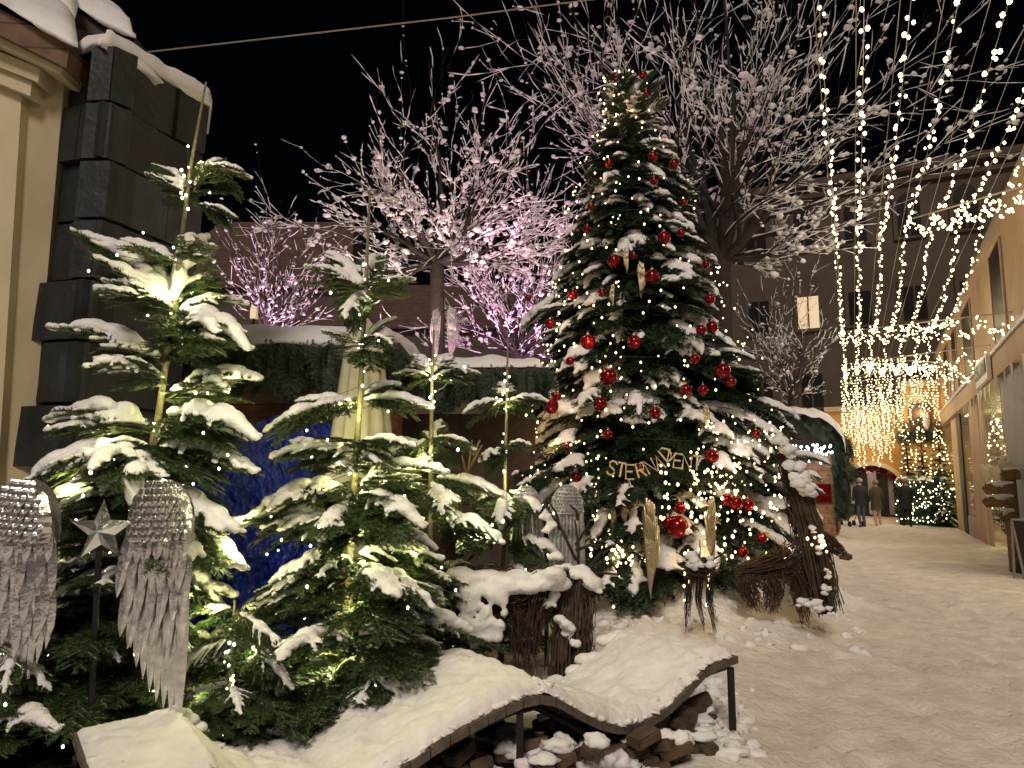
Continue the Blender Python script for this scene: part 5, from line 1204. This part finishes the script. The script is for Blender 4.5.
a.add([v-Vector((0, 0, .14)) for v in V], [(j*21+i+1, j*21+i, (j+1)*21+i, (j+1)*21+i+1) for j in range(8) for i in range(20)])
for j in (0, 8): a.add([V[j*21+i] for i in range(21)]+[V[j*21+i]-Vector((0, 0, .14)) for i in range(21)], [(i, i+1, 22+i, 21+i) for i in range(20)])
a.build('roof_snow', 'snow', hut, True)
s_ = empty('icicle_lights', tuple(L(-1.8, 21.6, 2.5)), 'cold white lights hanging under the hut garland', 'string lights')
bulbs(s_, [L(q.uniform(-3.0, -1.1), 21.55, 2.55-abs(q.gauss(0, .17))) for _ in range(90)], 'bulb_cool', .026); lamp(L(-2.0, 21.2, 2.4), 5, (.7, .88, 1), .1); lamp(L(-1.4, 19.8, 2.6), 26, (1, .85, .65), .2)
o = lb(-1.95, -1.2, 21.93, 21.98, 1.0, 1.5, 'notice_board', 'red_glass', None); tag(o, 'small dull red notice on the hut wall beside the lane', 'sign')
a = Acc(); c_ = P(768, 490, 15.5); a.box(tuple(c_), (.42, .05, .34)); o = a.build('pink_sign', 'pink_panel'); tag(o, 'glowing pink sign seen behind the branches right of the big tree', 'sign')
a = Acc(); a.tube([(c_.x, c_.y+.05, 0), (c_.x, c_.y+.05, c_.z)], .04, 6); a.build('post', 'dark_wood', o)
st4 = empty('market_stall', tuple(P(728, 520, 17.5).xy)+(0,), 'dim wooden stall behind the right flank of the big tree', 'market stall', 'wooden market stalls')
a = Acc(); c_ = P(735, 480, 17.5); a.box((c_.x-.6, 18.5, 1.2), (3.2, 2, 2.4)); a.build('wall', 'dark_wood', st4)
a = Acc(); snow_slab(a, [(c_.x-2.4, 17.2, 2.45), (c_.x+1.2, 17.2, 2.45), (c_.x+1.2, 19.6, 2.8), (c_.x-2.4, 19.6, 2.8)], .2); a.build('roof_snow', 'snow', st4, True)
st5 = empty('market_stall', tuple(L(-1.8, 28.5, 0)), 'small lit stall with a snowy awning just left of the archway', 'market stall', 'wooden market stalls')
a = Acc(); lane_box(a, -3.4, -1.35, 28, 30, 0, 2.3); a.build('wall', 'dark_wood', st5)
a = Acc(); snow_slab(a, [L(-3.5, 27.6, 2.4), L(-.95, 27.6, 2.35), L(-.95, 30, 2.5), L(-3.5, 30, 2.6)], .16); a.build('roof_snow', 'snow', st5, True)
a = Acc(); fringe(a, L(-1.25, 27.7, 2.3), L(-1.1, 29.8, 2.3), 50, .8, 12, jig=.2); a.build('fir_garland', 'needles_dull', st5)

# ------------------------------------------------------------------ people far down the lane
def person(name, label, base, h, yaw, coat, legs, long_coat=False, hat=None, lean=0.0):
    root = empty(name, tuple(base), label, 'person', 'people walking to the archway')
    V = {'pel': (0, 0, .52), 'wst': (0, 0, .62), 'che': (0, -.005+lean*.5, .74), 'nk': (0, lean, .84), 'nk2': (0, lean, .87), 'hd': (0, lean-.01, .935),
         'sl': (-.105, lean*.8, .80), 'el': (-.135, lean+.01, .64), 'hl': (-.10, lean-.10, .54), 'sr': (.105, lean*.8, .80), 'er': (.135, lean+.01, .64), 'hr': (.10, lean-.10, .54),
         'tl': (-.055, 0, .49), 'kl': (-.06, -.04, .27), 'al': (-.06, .02, .04), 'fl': (-.065, -.07, .02), 'tr': (.055, 0, .49), 'kr': (.06, .02, .27), 'ar': (.06, .09, .05), 'fr': (.065, .02, .02)}
    E = [('pel', 'wst'), ('wst', 'che'), ('che', 'nk'), ('nk', 'nk2'), ('nk2', 'hd'), ('nk', 'sl'), ('sl', 'el'), ('el', 'hl'), ('nk', 'sr'), ('sr', 'er'), ('er', 'hr'), ('pel', 'tl'), ('tl', 'kl'), ('kl', 'al'), ('al', 'fl'), ('pel', 'tr'), ('tr', 'kr'), ('kr', 'ar'), ('ar', 'fr')]
    RR = dict(pel=.088, wst=.082, che=.098, nk=.05, nk2=.034, hd=.058, sl=.048, el=.034, hl=.022, sr=.048, er=.034, hr=.022, tl=.062, kl=.042, al=.03, fl=.026, tr=.062, kr=.042, ar=.03, fr=.026)
    ks = list(V); me = bpy.data.meshes.new('body'); cy, sy = math.cos(yaw), math.sin(yaw)
    def tf(p): x, y, z = p; return (base.x+(x*cy-y*sy)*h, base.y+(x*sy+y*cy)*h, base.z+z*h)
    me.from_pydata([tf(V[k]) for k in ks], [(ks.index(a_), ks.index(b_)) for a_, b_ in E], [])
    o = bpy.data.objects.new('tmp', me); C.objects.link(o); o.modifiers.new('sk', 'SKIN'); o.modifiers.new('ss', 'SUBSURF').levels = 2
    for i, k in enumerate(ks): me.skin_vertices[0].data[i].radius = (RR[k]*h*.86, RR[k]*h*.86); me.skin_vertices[0].data[i].use_root = (k == 'pel')
    ev = o.evaluated_get(bpy.context.evaluated_depsgraph_get()); m2 = bpy.data.meshes.new_from_object(ev); bpy.data.objects.remove(o)
    b = link('body', m2, None, root, True); m2.materials.clear()
    for mm in (coat, legs, 'skin'): m2.materials.append(MATS[mm])
    for p in m2.polygons:
        z = (p.center.z-base.z)/h; p.material_index = 1 if z < .47 else (2 if z > .865 else 0)
    a = Acc(); n_ = 12; Vv = []
    for z, r1 in ((.86, .05), (.80, .115), (.70, .118), (.60, .110), (.50, .118), (.38 if long_coat else .47, .132 if long_coat else .12)):
        for i in range(n_): q_ = 2*math.pi*i/n_; Vv.append(tf((math.cos(q_)*r1*.95, math.sin(q_)*r1*.72+lean*max(0, (z-.5))*2, z)))
    a.add(Vv, [(j*n_+(i+1) % n_, j*n_+i, (j+1)*n_+i, (j+1)*n_+(i+1) % n_) for j in range(5) for i in range(n_)]); a.build('coat', coat, root, True)
    a = Acc(); c_ = tf((0, lean+.012, .955)); a.blob(c_, (.062*h, .062*h, .055*h), sub=2, jit=.03); a.build('hat' if hat else 'hair', hat or 'hair', root, True)
pa_ = PZ(862, 528); pb2 = PZ(878, 528)
person('person', 'person in a dark jacket and jeans pushing a buggy towards the archway', pa_, 1.66, math.pi, 'coat_dark', 'jeans', hat='gray_column')
person('person', 'person in an olive knee length coat walking beside the buggy', pb2, 1.6, math.pi, 'coat_olive', 'skin', True)
pc = L(.75, 29.0); person('person', 'person in dark clothes standing right of the archway beside the planter', pc, 1.65, 2.6, 'coat_dark', 'coat_dark', True)
bg_ = empty('baby_buggy', (pa_.x-.25, pa_.y+.1, 0), 'dark baby buggy pushed by the person in the dark jacket', 'buggy')
bx_, by_ = pa_.x-.12, pa_.y+.45
a = Acc(); a.blob((bx_, by_, .62), (.22, .30, .20), sub=2, jit=.02); a.build('seat', 'coat_dark', bg_, True)
a = Acc(); a.tube([(bx_-.2, by_-.45, 1.0), (bx_+.2, by_-.45, 1.0)], .015, 6)
for s1_ in (-.2, .2): a.tube([(bx_+s1_, by_-.45, 1.0), (bx_+s1_, by_, .5), (bx_+s1_, by_+.35, .12)], .012, 6); a.tube([(bx_+s1_, by_, .5), (bx_+s1_, by_-.3, .12)], .012, 6)
a.build('frame', 'black_metal', bg_)
for s1_, y_ in ((-.22, .35), (.22, .35), (-.22, -.3), (.22, -.3)):
    a = Acc(); a.tube([(bx_+s1_-.02, by_+y_, .11), (bx_+s1_+.02, by_+y_, .11)], .11, 14); a.build('wheel', 'black_metal', bg_)

# ------------------------------------------------------------------ lights over the lane
HZ = 6.1; cab = [-3, 5.6, 15.2, 25.0, 31.5, 35.0]; lats = [-.33, .06, .46, .86, 1.28, 1.72, 2.1]
DA = rad(24.6); EX, EY = math.sin(DA), math.cos(DA)
def K(lat, al, z):
    lat += .22
    return Vector((EX*al+EY*lat, EY*al-EX*lat, z))
names7 = ['leftmost', 'second from left', 'third from left', 'middle', 'third from right', 'second from right', 'rightmost']
rl = random.Random(12)
for k, lt in enumerate(lats):
    st = empty('overhead_light_chain', tuple(K(lt, 3, HZ)), names7[k]+' chain of warm lights hung lengthwise above the lane', 'string lights', 'light chains above the lane')
    a = Acc(); a.tube([K(lt, -4, HZ+.25), K(lt, 36, HZ+.25)], .005, 4, cap=False); a.build('support_wire', 'wire', st)
    pts = []; ch = []
    for s in range(len(cab)-1):
        A0, A1 = cab[s], cab[s+1]; sag = (.3, .30, .75, .9, 1.2)[s]*rl.uniform(.85, 1.15); n_ = (20, 28, 36, 34, 20)[s]
        for i in range(n_):
            t = i/n_; z = HZ+.15-sag*4*t*(1-t); al_ = A0+(A1-A0)*t; ch.append(K(lt+.05, al_, z)); 
            for _ in range(1 if s == 0 and rl.random() < .5 else 2): pts.append(K(lt+.05+rl.uniform(-.05, .05), al_+rl.uniform(-.1, .1), z+rl.uniform(-.07, .05)))
    a = Acc(); a.tube(ch, .004, 3, cap=False); a.build('wire', 'wire', st)
    rl.shuffle(pts); pts.sort(key=lambda p: p.y); bulbs(st, pts, 'bulb_warm', .021)
def on_fac(px, py): al_, z_ = W(px, py, LW-.05); return L(LW-.05, al_, z_)
for k, (e0, e1, nsw, lab) in enumerate(((K(1.0, 14.6, HZ+.15), on_fac(1060, 175), 5, 'near'), (K(-.4, 25, HZ+.1), on_fac(1012, 312), 9, 'middle'), (K(-.4, 31.5, HZ), on_fac(990, 345), 9, 'far'), (K(.3, 28, HZ-.3), on_fac(976, 365), 7, 'short low'))):
    st = empty('cross_garland', tuple(e0), lab+' garland of warm lights swagged across the lane', 'string lights', 'cross garlands over the lane')
    a = Acc(); a.tube([e0, e1], .014, 5); a.build('cable', 'wire', st)
    pts = []; n_ = 190 if k else 120
    for i in range(n_): t = i/n_; u = (t*nsw) % 1; p = e0.lerp(e1, t); pts.append(Vector((p.x, p.y+rl.uniform(-.1, .1), p.z-.04-(.26+.1*(k > 0))*4*u*(1-u)+rl.uniform(-.08, .08))))
    rl.shuffle(pts); bulbs(st, pts, 'bulb_warm', .019)
cl = 'icicle light curtains at the end of the lane'
for k, al_ in enumerate((27.5, 29.5, 31.5, 33.5)):
    st = empty('light_curtain', tuple(K(0, al_, 4.5)), ['nearest', 'second', 'third', 'farthest'][k]+' curtain of hanging icicle lights before the archway', 'string lights', cl)
    a = Acc(); a.tube([K(-.45, al_, 5.05-.25*k), K(3.0, al_, 5.45-.25*k)], .01, 4); pts = []
    for i in range(20):
        lt = -.45+3.3*i/19+rl.uniform(-.08, .08); top_ = 5.0-.25*k+.12*(lt+.45)+rl.uniform(-.1, .1); ln_ = rl.uniform(1.2, 2.5)*(1.0 if lt < 1.3 else .55); n_ = int(ln_*11)
        a.tube([K(lt, al_, top_), K(lt, al_, top_-ln_)], .004, 3, cap=False)
        for j in range(n_): pts.append(K(lt+rl.uniform(-.05, .05), al_+rl.uniform(-.1, .1), top_-ln_*j/n_))
    a.build('wire', 'wire', st); rl.shuffle(pts); bulbs(st, pts, 'bulb_warm', .020)
for lt, al_, z, e in ((.2, -2.5, 5.2, 130), (.4, 2, 5.3, 110), (.6, 8, 5.3, 30), (.6, 13, 5.1, 60), (.7, 18, 5.0, 75), (.8, 23, 4.9, 85), (.8, 28, 4.0, 90), (.8, 32, 3.6, 80)): lamp(K(lt, al_, z), e, (1, .77, .52), .3)
a = Acc(); p0, p1 = P(60, 62, 9), P(760, -22, 11); a.tube([p0, p0.lerp(p1, .5)-Vector((0, 0, .04)), p1], .010, 5); o = a.build('overhead_cable', 'wire'); tag(o, 'single thin cable crossing the black sky from the left house', 'cable')
